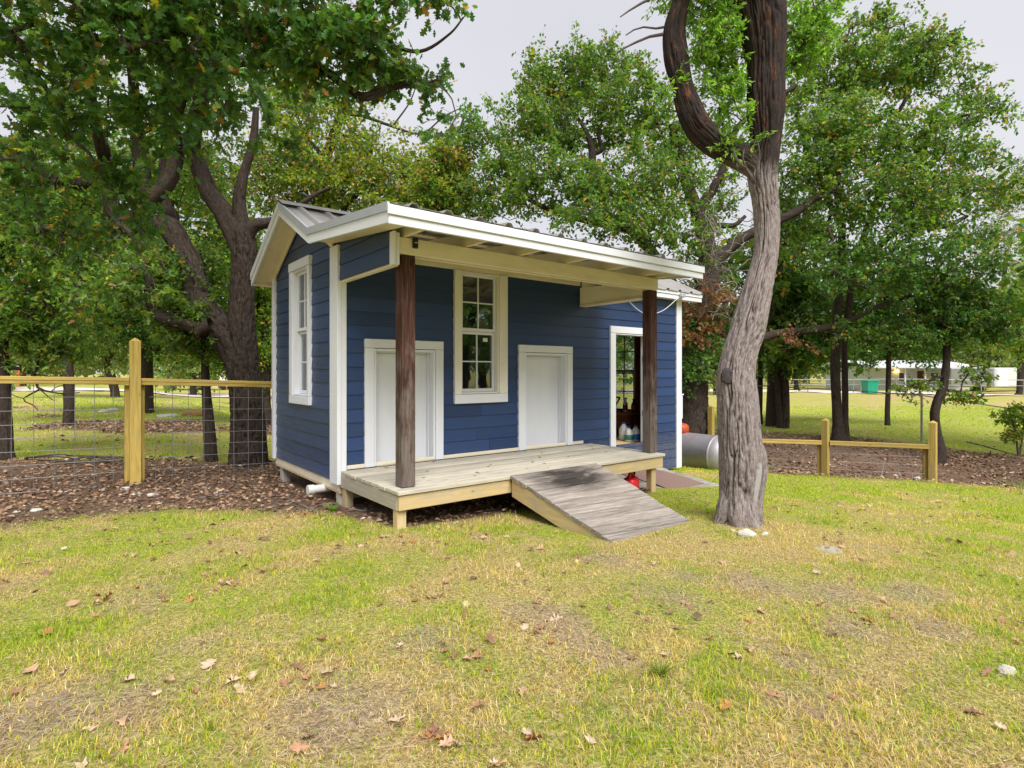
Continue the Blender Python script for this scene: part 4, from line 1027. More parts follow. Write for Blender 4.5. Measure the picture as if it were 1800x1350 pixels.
# --- chain link fence beyond the dip
cl = thing('chain_link_fence', 'grey chain link fence with thin posts at the yard beyond the dip', 'fence', W(19, 0, -1.2))
cps = [at_d(1210, 672, 24), at_d(1350, 679, 22), at_d(1490, 686, 19.8), at_d(1620, 695, 17.9), at_d(1783, 719, 18.6), at_d(1930, 742, 18.0)]
m_clink = m_galv
for c in cps:
    mb = MB(); g = float(ground(c[0], c[1])); mb.tube([(c[0], c[1], g - 0.1), (c[0], c[1], c[2] + 0.03)], 0.032, 8); mb.lathe((c[0], c[1], c[2] + 0.03), [(0.04, 0), (0.04, 0.03), (0.015, 0.05)], 8); mb.build('line_post', m_galv, cl)
for a, b in zip(cps[:-1], cps[1:]):
    mb = MB(); mb.tube([a, b], 0.022, 6); mb.build('top_rail', m_galv, cl)
mb = MB()
for a, b in zip(cps[:-1], cps[1:]):
    ln = np.linalg.norm((b - a)[:2]); n = int(ln / 0.085)
    hh = 1.2
    for i in range(-16, n + 1):
        for sg in (0, 1):
            t0, t1 = (i / n, (i + hh / 0.085) / n) if sg == 0 else ((i + hh / 0.085) / n, i / n)
            z0, z1 = 0.0, 1.0
            lo_, hi_ = min(t0, t1), max(t0, t1)
            if hi_ <= 0 or lo_ >= 1: continue
            def pt(t, k): return np.array((a[0] + (b[0] - a[0]) * t, a[1] + (b[1] - a[1]) * t, a[2] + (b[2] - a[2]) * t - hh * (1 - k)))
            ks = []
            for tt in (max(0, lo_), min(1, hi_)): ks.append((tt, (tt - t0) / (t1 - t0)))
            P0_, P1_ = pt(*ks[0]), pt(*ks[1]); d_ = np.array((0.004, 0.004, 0))
            mb.add([P0_ - d_ * .5, P0_ + d_ * .5, P1_ + d_ * .5, P1_ - d_ * .5], [(0, 1, 2, 3)])
o = mb.build('chain_link_mesh', m_galv, cl); o['kind'] = 'stuff'

# ================================================================== TREES
def leaf_templates():
    # lobed oak leaf outline, half side: (x along, y out)
    half = [(0.0, 0.012), (0.16, 0.06), (0.27, 0.26), (0.38, 0.12), (0.52, 0.40), (0.66, 0.16), (0.80, 0.28), (0.90, 0.10)]
    pts = [(0.5, 0.0, 0.03)] + [(x, y, -0.35 * y * y) for x, y in half] + [(1.0, 0.0, -0.02)] + [(x, -y, -0.35 * y * y) for x, y in half[::-1]]
    n = len(pts) - 1
    T = [(0, 1 + i, 1 + (i + 1) % n) for i in range(n)]
    big = (np.array(pts), np.array(T))
    mid = (np.array([(0, 0, 0), (0.35, 0.30, 0.05), (0.62, 0.12, 0.02), (1.0, 0.16, -0.04), (0.95, -0.14, -0.04), (0.62, -0.12, 0.02), (0.33, -0.30, 0.05)], float), np.array([(0, 5, 6), (0, 1, 2), (0, 2, 5), (2, 3, 4), (2, 4, 5)]))
    sm = (np.array([(0, 0, 0), (0.5, 0.32, 0.06), (1, 0, -0.04), (0.5, -0.32, 0.06)], float), np.array([(0, 3, 2), (0, 2, 1)]))
    nar = (np.array([(0, 0, 0), (0.5, 0.19, 0.05), (1, 0, -0.05), (0.5, -0.19, 0.05)], float), np.array([(0, 3, 2), (0, 2, 1)]))
    return {'big': big, 'mid': mid, 'small': sm, 'narrow': nar}
LT = leaf_templates()
def unit(a): return a / (np.linalg.norm(a, axis=-1, keepdims=True) + 1e-9)
def scatter_leaves(pos, axis, size, tmpl, up=0.55):
    n = len(pos); X = unit(axis)
    nrm = unit(RS.normal(size=(n, 3)) * (1 - up) + np.array((0, 0, up)))
    Z = unit(nrm - X * (nrm * X).sum(1, keepdims=True)); Y = np.cross(Z, X)
    V0, T = tmpl; k = len(V0)
    curl = RS.uniform(0.3, 2.2, n)[:, None]
    V = (V0[None, :, 0:1] * X[:, None] + V0[None, :, 1:2] * Y[:, None] + (V0[None, :, 2] * curl)[..., None] * Z[:, None]) * size[:, None, None] + pos[:, None]
    Fs = T[None] + (np.arange(n) * k)[:, None, None]
    return V.reshape(-1, 3), Fs.reshape(-1, 3)
PAL = {  # base greens then autumn colours with shares
    'oak':    ([(0.104, 0.206, 0.027), (0.140, 0.243, 0.030), (0.085, 0.186, 0.044), (0.189, 0.267, 0.031)], [(0.454, 0.381, 0.029), (0.540, 0.302, 0.050), (0.410, 0.235, 0.072)], 0.055),
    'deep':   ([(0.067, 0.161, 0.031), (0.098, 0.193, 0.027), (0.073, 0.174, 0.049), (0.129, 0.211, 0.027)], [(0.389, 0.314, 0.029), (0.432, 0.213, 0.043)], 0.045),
    'bright': ([(0.160, 0.286, 0.026), (0.221, 0.322, 0.026), (0.129, 0.249, 0.031)], [(0.454, 0.381, 0.029), (0.454, 0.280, 0.036)], 0.08),
    'yellow': ([(0.208, 0.286, 0.026), (0.152, 0.249, 0.027), (0.282, 0.311, 0.027), (0.123, 0.211, 0.031)], [(0.497, 0.403, 0.029), (0.497, 0.291, 0.043), (0.486, 0.224, 0.086)], 0.12),
    'mesq':   ([(0.195, 0.373, 0.040), (0.245, 0.422, 0.047), (0.147, 0.298, 0.044)], [(0.391, 0.472, 0.044)], 0.05),
    'rust':   ([(0.26, 0.105, 0.045), (0.31, 0.145, 0.07), (0.20, 0.08, 0.038)], [(0.12, 0.15, 0.04)], 0.3),
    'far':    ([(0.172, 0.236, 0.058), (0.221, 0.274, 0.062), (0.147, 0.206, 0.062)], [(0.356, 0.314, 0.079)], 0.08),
    'dry':    ([(0.324, 0.302, 0.173), (0.259, 0.235, 0.130)], [(0.367, 0.224, 0.086)], 0.2),
}
def leaf_colors(pal, n, clump_id=None):
    g, a, share = PAL[pal]; g, a = np.array(g), np.array(a)
    c = g[RS.randint(len(g), size=n)] * RS.uniform(0.75, 1.3, (n, 1))
    sh = np.full(n, share)
    if clump_id is not None:
        cs = RS.rand(clump_id.max() + 1); sh = share * np.where(cs < 0.18, 3.4, 0.5)[clump_id]
        c = c * RS.uniform(0.75, 1.25, clump_id.max() + 1)[clump_id][:, None]
    m = RS.rand(n) < sh
    c[m] = a[RS.randint(len(a), size=m.sum())] * RS.uniform(0.7, 1.15, (m.sum(), 1))
    return c
def px_ell(px, py, d, rx, ry, rz=None):
    c = at_d(px, py, d); k = d / F_PX
    return c, rx * k, ry * k, (rz if rz is not None else 0.8 * (rx + ry) / 2 * k)
RIGHT = np.array((ST, -CT, 0.0)); FWD = np.array((CT, ST, 0.0)); UPV = np.array((0, 0, 1.0))
TRI_COUNT = [0]
class Tree:
    def __init__(s, name, label, cat, base, group=None):
        s.root = thing(name, label, cat, tuple(base), group); s.nodes = []; s.limbs = []; s.base = np.asarray(base, float)
        s.barkV, s.barkF, s.barkL, s.bh, s.tint, s.n = [], [], [], [], [], 0
    def limb(s, pts, seg=14, res=None, rough=0.10, scale=1.0, tintf=None, freq=1.0):
        """pts: rows (x, y, z, r) in the world"""
        P = np.asarray(pts, float); ln = np.linalg.norm(np.diff(P[:, :3], axis=0), axis=1).sum()
        n = res or max(6, int(ln / 0.12)); Q = catmull(P, n); Q[:, 3] = np.maximum(Q[:, 3], 0.004)
        sd_ = RS.rand() * 90
        def disp(A, Ln, R):
            k = freq
            wv = (fbm(np.cos(A) * 1.3 + sd_, np.sin(A) * 1.3, Ln * 1.1, 2) - 0.5) * 0.22 * R
            wp = (fbm(np.cos(A) * 2.5 + sd_, np.sin(A) * 2.5, Ln * 3.0 + 20, 2) - 0.5) * 0.9
            A2 = A + wp * 0.16
            q = fbm(np.cos(A2) * 8.5 * k + sd_, np.sin(A2) * 8.5 * k + 7, Ln * 2.6 * k + wp * 1.2, 2)
            q2 = fbm(np.cos(A2) * 19 * k + sd_ + 5, np.sin(A2) * 19 * k, Ln * 6.5 * k + wp, 2)
            pl = np.clip(np.abs(2 * q - 1) * 5.0, 0, 1) ** 0.7
            fine = np.clip(np.abs(2 * q2 - 1) * 4.0, 0, 1) ** 0.8
            disp.r = np.clip(0.72 * pl + 0.28 * fine, 0, 1) * np.clip(0.35 + pl, 0, 1)
            return wv + (disp.r - 0.7) * rough * R
        V, Fq, Lc, dd = sweep(Q[:, :3], Q[:, 3], seg, disp)
        s.barkV.append(V); s.barkF.append(Fq + s.n); s.barkL.append(Lc + sd_ * 0.1); s.bh.append(disp.r.reshape(-1))
        s.tint.append(np.zeros(len(V)) if tintf is None else tintf(V)); s.n += len(V)
        for q in Q[::max(1, n // 24)]: s.nodes.append(tuple(q))
        s.nodes.append(tuple(Q[-1])); return Q
    def pxlimb(s, pts, d, **k):
        """pts: (px, py, r_px[, depth offset])"""
        rows_ = []
        for p in pts:
            dd = d + (p[3] if len(p) > 3 else 0); c = at_d(p[0], p[1], dd); rows_.append((*c, p[2] * dd / F_PX))
        return s.limb(rows_, **k)
    def build_trunk(s, mat, name='trunk'):
        V = np.concatenate(s.barkV); o = mesh_obj(name, V, np.concatenate(s.barkF), mat, s.root, {'lc': np.concatenate(s.barkL), 'bh': np.concatenate(s.bh), 'tint': np.concatenate(s.tint)}, smooth=True)
        TRI_COUNT[0] += 2 * sum(len(f) for f in s.barkF); s.trunk = o; return o
    def crown(s, ells, n_leaf, size, tmpl='small', pal='oak', rc=0.42, per=70, twigs=True, name='crown', mat=None, join=True, droop=0.0, up=0.5, twr=0.004):
        """ells: list of (centre, rx, ry, rz, weight, pal?)"""
        wts = np.array([e[4] * max(e[1] * e[2] * e[3], 1e-4) ** 0.67 for e in ells]); wts /= wts.sum()
        nc = max(6, int(n_leaf / per)); cnt = RS.multinomial(nc, wts)
        C, CP = [], []
        for e, k in zip(ells, cnt):
            d = unit(RS.normal(size=(k, 3))); r = RS.rand(k, 1) ** (0.42)
            q = d * r
            C.append(np.asarray(e[0]) + q[:, :1] * e[1] * RIGHT + q[:, 1:2] * e[2] * UPV + q[:, 2:] * e[3] * FWD); CP += [e[5] if len(e) > 5 else pal] * k
        C = np.concatenate(C); nc = len(C); CP = np.array(CP)
        g = ground(C[:, 0], C[:, 1]); ok = C[:, 2] > g + 0.5; C, CP = C[ok], CP[ok]; nc = len(C)
        # branch skeleton: attach clumps greedily to the nearest node
        bV, bF, bL, bn = [], [], [], 0
        if join and s.nodes:
            N = np.array(s.nodes); pts = list(N[:, :3]); 
            par = -np.ones(nc, int); src = np.full(nc, -1); D_ = np.linalg.norm(C[:, None] - N[None, :, :3], axis=2)
            best = D_.min(1); bi = D_.argmin(1); frm = N[bi, :3].copy(); parent = np.full(nc, -1); done = np.zeros(nc, bool); orderl = []
            cost = best.copy()
            for _ in range(nc):
                i = int(np.argmin(np.where(done, 1e9, cost))); done[i] = True; orderl.append(i)
                dn = np.linalg.norm(C - C[i], axis=1); better = (~done) & (dn * 1.08 < cost)
                cost[better] = dn[better] * 1.08; frm[better] = C[i]; parent[better] = i
            load = np.ones(nc)
            for i in orderl[::-1]:
                if parent[i] >= 0: load[parent[i]] += load[i]
            for i in orderl:
                r1 = twr * 1.4 + twr * 0.75 * math.sqrt(load[i]); r0 = r1 * 1.25
                a, b = frm[i], C[i]; m = (a + b) / 2 + RS.normal(size=3) * 0.10 * np.linalg.norm(b - a)
                V, Fq, Lc, _ = sweep(np.array([a, m, b]), np.array([r0, (r0 + r1) / 2, r1]), 4 if load[i] < 6 else 6)
                bV.append(V); bF.append(Fq + bn); bL.append(Lc); bn += len(V)
        # twigs
        nt_ = 5; td = unit(RS.normal(size=(nc, nt_, 3)) * np.array((1, 1, 0.75)) + np.array((0, 0, 0.15 - droop)))
        tl = RS.uniform(0.45, 1.25, (nc, nt_, 1)) * rc * RS.uniform(0.7, 1.25, (nc, 1, 1))
        if twigs:
            a = np.repeat(C, nt_, 0); b = a + (td * tl).reshape(-1, 3); dr = unit(b - a)
            x = unit(np.cross(dr, np.array((0.3, 0.5, 0.81)))); y = np.cross(dr, x); k = len(a)
            ring = []
            for (o_, rr) in ((a, twr), (b, twr * 0.4)):
                for ang in (0, 2.094, 4.189): ring.append(o_ + rr * (x * math.cos(ang) + y * math.sin(ang)))
            V = np.stack(ring, 1).reshape(-1, 3); q = np.array([(0, 1, 4, 3), (1, 2, 5, 4), (2, 0, 3, 5)])
            Fq = (q[None] + (np.arange(k) * 6)[:, None, None]).reshape(-1, 4)
            bV.append(V); bF.append(Fq + bn); bL.append(V * 0.3); bn += len(V)
        if bV:
            BF = np.concatenate(bF); TRI_COUNT[0] += 2 * len(BF)
            o = mesh_obj('branches', np.concatenate(bV), BF, m_twig, s.root, {'lc': np.concatenate(bL)}, smooth=True); o['kind'] = 'stuff'
        # leaves
        ci = RS.randint(nc, size=n_leaf); ti = RS.randint(nt_, size=n_leaf)
        t = RS.uniform(0.15, 1.05, (n_leaf, 1)) ** 0.8
        pos = C[ci] + td[ci, ti] * tl[ci, ti] * t + RS.normal(size=(n_leaf, 3)) * rc * 0.09
        axis = td[ci, ti] * 0.6 + RS.normal(size=(n_leaf, 3)) * 0.7 + np.array((0, 0, -0.25 - droop))
        sz = size * RS.uniform(0.65, 1.3, n_leaf)
        pos = pos - 0.15 * sz[:, None] * unit(axis)
        V, T = scatter_leaves(pos, axis, sz, LT[tmpl], up)
        cols = np.zeros((n_leaf, 3))
        for pn in set(CP):
            m = CP[ci] == pn
            if m.any(): cols[m] = leaf_colors(pn, int(m.sum()), ci[m])
        k = len(LT[tmpl][0])
        o = mesh_obj(name, V, T, mat or m_leaf, s.root, col=np.repeat(cols, k, 0)); o['kind'] = 'stuff'
        TRI_COUNT[0] += len(T)
        return o
def E_(px, py, d, rx, ry, wt=1.0, rz=None, pal=None):
    c, a, b, z = px_ell(px, py, d, rx, ry, rz); return (c, a, b, z, wt) + ((pal,) if pal else ())

# --- mesquite in front, beside the ramp
DM = 5.56
bc = at_d(1297, 925, DM); mq = Tree('mesquite_tree', 'leaning rough barked mesquite trunk standing on the lawn beside the ramp', 'tree', (bc[0], bc[1], float(ground(bc[0], bc[1]))))
def mtint(V):
    z = V[:, 2] - Z0; return sstep(2.85, 3.2, z + 0.35 * (fbm(V[:, 0] * 5, V[:, 1] * 5, V[:, 2] * 1.5) - 0.5)) * 0.95
stem = [(1297, 955, 54), (1297, 930, 46), (1298, 908, 41), (1299, 880, 39), (1301, 840, 41), (1302, 800, 43), (1299, 750, 41), (1297, 700, 40), (1295, 660, 37), (1302, 620, 34), (1315, 580, 34), (1326, 536, 31), (1337, 490, 27), (1346, 450, 24), (1349, 400, 24), (1346, 350, 26), (1341, 310, 29), (1343, 270, 30), (1347, 245, 28), (1346, 190, 33), (1346, 120, 31), (1342, 60, 38), (1334, 0, 44), (1325, -60, 38), (1310, -140, 30), (1290, -230, 20)]
stem = [(p[0], p[1], p[2] * float(np.interp(p[1], [150, 300], [0.94, 0.80]))) for p in stem]
mq.pxlimb(stem, DM, seg=170, res=500, rough=0.22, tintf=mtint, freq=1.0)
mq.pxlimb([(1336, 306, 14), (1315, 284, 20), (1287, 267, 21), (1257, 252, 21), (1228, 224, 22), (1211, 188, 21), (1200, 150, 17), (1190, 105, 20), (1186, 55, 18), (1197, 5, 14), (1212, -50, 14), (1225, -120, 10)], DM, seg=110, res=240, rough=0.22, tintf=mtint)
for pts in ([(1190, 60, 4), (1150, 62, 2.6), (1110, 78, 2), (1085, 92, 1.2)], [(1190, 40, 3), (1160, 50, 2), (1125, 48, 1.5), (1100, 62, 1)], [(1200, 10, 4), (1165, -10, 3), (1120, 10, 2), (1090, 30, 1)],
            [(1326, 322, 3.5, -.12), (1312, 298, 3, -.2), (1296, 283, 2.4, -.25), (1290, 266, 1.6, -.25)], [(1336, 330, 2.6, -.14), (1330, 300, 2.2, -.2), (1336, 275, 1.6, -.22), (1332, 250, 1, -.22)], [(1312, 298, 2, -.2), (1306, 280, 1.5, -.25), (1308, 262, 1, -.25)]):
    mq.pxlimb(pts, DM, seg=8, rough=0.05, tintf=lambda V: np.full(len(V), .6))
for a_, ro, rr_ in ((0.3, .21, .085), (1.5, .20, .07), (2.6, .22, .085), (3.7, .20, .09), (4.5, .23, .085), (5.5, .21, .09)):
    d_ = np.array((math.cos(a_), math.sin(a_), 0)); q0 = np.array(mq.base)
    mq.limb([(*(q0 + d_ * .07 + (0, 0, .42)), rr_ * .8), (*(q0 + d_ * .11 + (0, 0, .20)), rr_ * 1.05), (*(q0 + d_ * .15 + (0, 0, .07)), rr_ * .95), (*(q0 + d_ * ro + (0, 0, -.03)), rr_ * .5)], seg=40, res=30, rough=.22)
mq.build_trunk(m_mesq)
# knot and healed scar on the trunk
kc = at_d(1279, 661, DM - 0.136)
def knot_disc(name, mat, k0, prof, wob, sx, sy, tilt):
    Vv = []; n = 40; cr, sr = math.cos(tilt), math.sin(tilt); ax_, az_ = RIGHT * cr + FWD * sr, -FWD * cr + RIGHT * sr
    for (r, h_) in prof:
        for j_ in range(n):
            t_ = 2 * math.pi * j_ / n; rr = r * (1 + wob * (float(fbm(math.cos(t_) * 2 + 3, math.sin(t_) * 2, r * 9)) - .5) * 2)
            Vv.append(k0 + ax_ * rr * sx * math.cos(t_) + UPV * rr * sy * math.sin(t_) + az_ * (h_ + .012 * (float(vnoise(math.cos(t_) * r * 60, math.sin(t_) * r * 60, 2)) - .5)))
    Fv = [(i_ * n + j_, i_ * n + (j_ + 1) % n, (i_ + 1) * n + (j_ + 1) % n, (i_ + 1) * n + j_) for i_ in range(len(prof) - 1) for j_ in range(n)] + [tuple(range((len(prof) - 1) * n, len(prof) * n))]
    Vv = np.array(Vv); return mesh_obj(name, Vv, Fv, mat, mq.root, {'lc': Vv, 'bh': np.ones(len(Vv)) * .8, 'tint': np.zeros(len(Vv))}, smooth=True)
knot_disc('knot', plain('dark_knot', (0.075, 0.066, 0.066), 0.95, 0.1, sc=40, var=0.5), kc, [(0.080, -0.07), (0.066, -0.012), (0.054, -0.002), (0.036, -0.008), (0.02, 0.0), (0.006, -0.002)], .25, .80, 1.1, -.42)
sc_pts = [(1336, 780, 4), (1340, 800, 11), (1339, 830, 14), (1334, 870, 12), (1330, 905, 8), (1326, 925, 4)]
mb = MB(); rows_ = []
for (x, y, r) in sc_pts: rows_.append((*at_d(x - 12, y, DM - 0.118), r * DM / F_PX * 0.8))
Q = catmull(np.array(rows_), 40); mb.tube(Q[:, :3], Q[:, 3], 16); mb.build('healed_scar', plain('bare_grey_wood', (0.36, 0.35, 0.35), 0.9, 0.15, sc=16, var=0.35), mq.root, True)
mb = MB()
for off in (-15, 15):
    rows_ = []
    for (x, y, r) in [(1336, 765, 8), (1336 + off * .9, 790, 9), (1338 + off, 830, 9), (1332 + off * .9, 880, 9), (1326 + off * .6, 920, 10)]: rows_.append((*at_d(x - 12, y, DM - 0.112 + (0.06 if off > 0 else 0.0)), r * DM / F_PX * .8))
    Q = catmull(np.array(rows_), 60); V, Fq, Lc, dd = sweep(Q[:, :3], Q[:, 3], 18, lambda A, Ln, R: (fbm(np.cos(A) * 3, np.sin(A) * 3, Ln * 7) - 0.5) * 0.8 * R)
    mb.add(V, [tuple(f) for f in Fq], Lc)
lipo = mesh_obj('scar_lip', np.concatenate(mb.V), mb.F, m_mesq, mq.root, {'lc': np.concatenate(mb.L), 'bh': np.ones(mb.n), 'tint': np.zeros(mb.n)}, smooth=True)
ME = [E_(1282, 180, DM + .1, 36, 90, 1.1, 0.35), E_(1252, 90, DM + .1, 42, 80, 1.0, 0.4), E_(1270, 60, DM + .2, 34, 70, .7, .3), E_(1425, 45, DM + .1, 46, 75, 1.3, 0.4), E_(1325, 170, DM - .36, 18, 50, .14, .08), E_(1400, 130, DM + .2, 24, 50, .5, .3), E_(1250, -30, DM, 100, 50, 1, .6), E_(1290, 250, DM - .1, 34, 26, .8, .2), E_(1172, 165, DM, 20, 34, .5, .2), E_(1195, 60, DM - .25, 22, 22, .3, .1)]
mq.crown(ME, 16000, 0.055, 'narrow', 'mesq', rc=0.17, per=60, twr=0.0022, up=0.35)

# --- big oak on the left, behind the fence
DO = 9.5
bc = at_z(437, 818, -0.47); ok1 = Tree('oak_tree', 'big dark oak with forked trunk and spreading limbs behind the left fence', 'tree', (bc[0], bc[1], float(ground(bc[0], bc[1]))))
ok1.pxlimb([(437, 840, 38), (437, 815, 33), (437, 780, 29), (436, 740, 27), (432, 690, 25), (427, 640, 26), (424, 590, 24), (425, 540, 20), (427, 480, 19), (428, 440, 20), (424, 410, 20)], DO, seg=64, res=200, rough=0.16, freq=1.6)
ok1.pxlimb([(427, 440, 20), (414, 408, 20), (392, 372, 17), (368, 338, 15), (350, 295, 14), (338, 255, 13), (344, 205, 12, -.3), (358, 165, 11, -.6), (378, 115, 9, -.9), (400, 55, 8, -1.2), (410, -20, 6, -1.5)], DO, seg=32, rough=0.15, freq=1.4)
ok1.pxlimb([(424, 415, 20), (424, 385, 13), (420, 350, 11), (430, 300, 8), (445, 250, 7), (450, 190, 5)], DO, seg=20)
ok1.pxlimb([(432, 415, 14), (448, 396, 11), (470, 392, 9), (505, 380, 6), (540, 350, 4), (580, 330, 3)], DO, seg=16)
ok1.pxlimb([(430, 650, 24), (405, 606, 26), (375, 566, 25), (352, 530, 23), (343, 490, 20), (335, 462, 19), (318, 432, 18), (300, 402, 18), (280, 393, 15), (252, 405, 13), (225, 398, 13), (202, 374, 13), (192, 335, 12), (187, 290, 11), (178, 255, 10, -.4), (165, 205, 8, -.8), (160, 150, 7, -1.2), (150, 80, 6, -1.8)], DO, seg=44, res=190, rough=0.15, freq=1.5)
ok1.pxlimb([(300, 402, 12), (303, 380, 11), (290, 355, 8), (286, 300, 7), (300, 250, 6), (315, 190, 5)], DO + .3, seg=16)
ok1.pxlimb([(240, 405, 10), (248, 372, 12), (272, 345, 13), (296, 322, 12), (306, 290, 12), (312, 262, 11), (306, 225, 10, -.4), (318, 180, 8, -.8), (332, 130, 7, -1.1)], DO - .2, seg=24, rough=.14, freq=1.4)
ok1.pxlimb([(252, 345, 11), (250, 300, 13), (246, 262, 13), (240, 215, 10), (235, 150, 8, -.4), (225, 80, 6, -.8)], DO + .2, seg=22)
ok1.pxlimb([(360, 588, 12), (335, 572, 11), (300, 563, 11), (272, 548, 10), (264, 512, 9), (258, 470, 8), (246, 430, 6), (220, 400, 4)], DO - .3, seg=22)
ok1.pxlimb([(372, 570, 13), (356, 578, 11), (350, 585, 9.5)], DO - .5, seg=16)
ok1.pxlimb([(188, 300, 9), (140, 322, 10, -.3), (92, 318, 11, -.6), (60, 298, 10, -.9), (32, 278, 8, -1.1), (5, 255, 6, -1.3), (-40, 225, 4, -1.5)], DO, seg=18)
# limb that arches overhead towards the camera and to the right
ok1.pxlimb([(338, 255, 10), (352, 175, 12, -1.4), (328, 132, 13, -2.6), (292, 100, 14, -3.2), (250, 58, 15, -3.6), (205, 5, 16, -3.9), (170, -60, 16, -4.1)], DO, seg=24, rough=.14)
ok1.pxlimb([(350, 190, 9, -.6), (400, 118, 9, -2.2), (470, 108, 9, -2.6), (520, 106, 9, -2.8), (567, 122, 8, -3), (605, 150, 7, -3), (636, 170, 8, -3), (672, 160, 7, -3.1), (706, 150, 5, -3.1), (730, 152, 3, -3.1), (770, 140, 2, -3.1)], DO, seg=14)
ok1.pxlimb([(400, 60, 6, -1.2), (460, 40, 6, -2.4), (540, 30, 5, -2.8), (620, 55, 5, -3), (680, 78, 4, -3), (740, 90, 3, -3), (790, 60, 2, -3), (815, 30, 1.5, -3)], DO, seg=12)
ok1.build_trunk(m_bark)
near = [E_(60, 60, 5.6, 110, 90, 1), E_(200, 50, 5.4, 120, 80, 1), E_(350, 60, 5.6, 110, 80, 1.1), E_(480, 50, 6.0, 110, 80, 1.2), E_(600, 60, 6.2, 110, 75, 1.2), E_(700, 110, 6.4, 75, 75, 1.0), E_(755, 150, 6.4, 50, 80, .7), E_(790, 15, 6.4, 38, 26, .5), E_(790, 210, 6.5, 26, 40, .3),
        E_(560, 140, 6.3, 100, 36, .7), E_(250, 200, 5.9, 90, 55, .8), E_(370, 190, 6.3, 75, 55, .7), E_(60, 190, 5.8, 90, 55, .8), E_(120, 250, 6.0, 90, 50, .6), E_(310, 260, 6.6, 60, 50, .4), E_(200, 330, 6.4, 80, 40, .5), E_(170, 395, 6.6, 55, 40, .4), E_(240, 390, 6.6, 50, 26, .35), E_(40, 330, 6.2, 60, 60, .4),
        E_(520, 250, 7.0, 22, 60, .15), E_(440, 190, 6.8, 50, 60, .35), E_(620, -30, 6, 200, 40, .8), E_(250, -40, 5.2, 280, 50, 1)]
ok1.crown(near, 12500, 0.105, 'big', 'deep', rc=0.34, per=48, twr=0.0035, droop=0.15, name='crown')  # deep green leaves, with the shade on their undersides put into the colour
back = [E_(90, 120, 9, 150, 130, 1), E_(280, 110, 9.5, 150, 120, 1), E_(460, 130, 10, 120, 110, .9), E_(110, 350, 9.5, 150, 110, .8), E_(300, 470, 10, 90, 60, .4), E_(220, 500, 9, 110, 70, .8), E_(60, 520, 9.5, 90, 80, .8), E_(400, 250, 10.5, 90, 110, .6), E_(150, 590, 9.2, 60, 40, .35), E_(60, 300, 9.5, 90, 80, .8), E_(60, 420, 9.5, 90, 70, .8), E_(160, 310, 10.5, 80, 80, .7), E_(330, 300, 11, 60, 80, .4), E_(300, 390, 11, 70, 50, .4)]
ok1.crown(back, 19000, 0.095, 'mid', 'oak', rc=0.45, per=70, name='inner_crown', droop=0.1)

# --- slender trees by and behind the left fence
def slim(name, label, px, base_y, zrel, pts, ells, n, size=0.085, pal='deep', group=None, tmpl='mid', extra=(), rc=0.42, mat=None):
    b = at_z(px, base_y, zrel); d = depth_xy(b[0], b[1]); g = float(ground(b[0], b[1]))
    t = Tree(name, label, 'tree', (b[0], b[1], g), group)
    rows_ = [(b[0], b[1], g - 0.1, pts[0][2] * d / F_PX * 1.2)]
    for p in pts: 
        dd = d + (p[3] if len(p) > 3 else 0); rows_.append((*at_d(p[0], p[1], dd), p[2] * dd / F_PX))
    t.limb(rows_, seg=20, rough=.14, freq=1.2)
    for e in extra: t.pxlimb(e, d, seg=12)
    t.build_trunk(mat or m_bark); t.d = d
    if n: t.crown([E_(e[0], e[1], d + (e[5] if len(e) > 5 else 0), e[2], e[3], e[4]) + ((e[6],) if len(e) > 6 else ()) for e in ells], n, size, tmpl, pal, rc=rc)
    return t
slim('sapling_oak', 'thin dark trunk beside the big oak behind the fence', 370, 812, -0.47, [(370, 800, 11), (366, 740, 9), (362, 680, 7), (360, 620, 6), (355, 560, 5), (360, 500, 4), (350, 440, 3)], [(345, 560, 60, 60, 1), (380, 620, 40, 40, .7), (320, 480, 70, 50, .8)], 9000, .08, 'oak')
slim('sapling_oak', 'thin dark trunk at the far end of the left fence rail', 14, 812, -0.47, [(12, 790, 10), (9, 720, 9), (5, 640, 9), (3, 560, 8), (0, 480, 7), (6, 400, 6), (15, 320, 5)], [(30, 560, 90, 60, 1), (100, 600, 80, 40, .8), (0, 420, 80, 80, .8)], 12000, .085, 'oak', extra=([(6, 650, 4), (30, 646, 3), (60, 657, 2.6), (66, 640, 2), (72, 615, 1.5), (85, 600, 1)], [(60, 657, 2.2), (64, 672, 2), (70, 684, 1.8), (108, 692, 1.3), (140, 690, .7)], [(70, 684, 1.6), (52, 694, 1.4), (41, 700, 1.2), (44, 706, 1), (58, 712, .9), (68, 722, .6)], [(108, 692, 1), (124, 700, .8), (134, 707, .5)], [(70, 684, 1), (88, 700, .8), (96, 704, .5)], [(41, 700, .9), (26, 696, .7), (16, 688, .5)], [(88, 690, .9), (100, 680, .7), (118, 676, .5)], [(60, 657, 1.5), (90, 662, 1), (112, 664, .6)]))
slim('oak_tree', 'mid sized oak in the yard behind the tall fence post', 256, 727, -0.5, [(256, 715, 12), (257, 680, 11), (254, 620, 12), (246, 560, 12), (250, 500, 10), (240, 440, 8), (230, 380, 6)], [(170, 560, 120, 70, 1), (300, 570, 110, 60, 1), (230, 470, 170, 90, 1), (340, 600, 90, 45, .7), (120, 620, 60, 30, .4)], 26000, .13, 'deep', tmpl='small', rc=0.8, extra=([(250, 580, 6), (290, 600, 5), (310, 640, 4)], [(250, 590, 6), (210, 560, 5), (170, 540, 4)]))
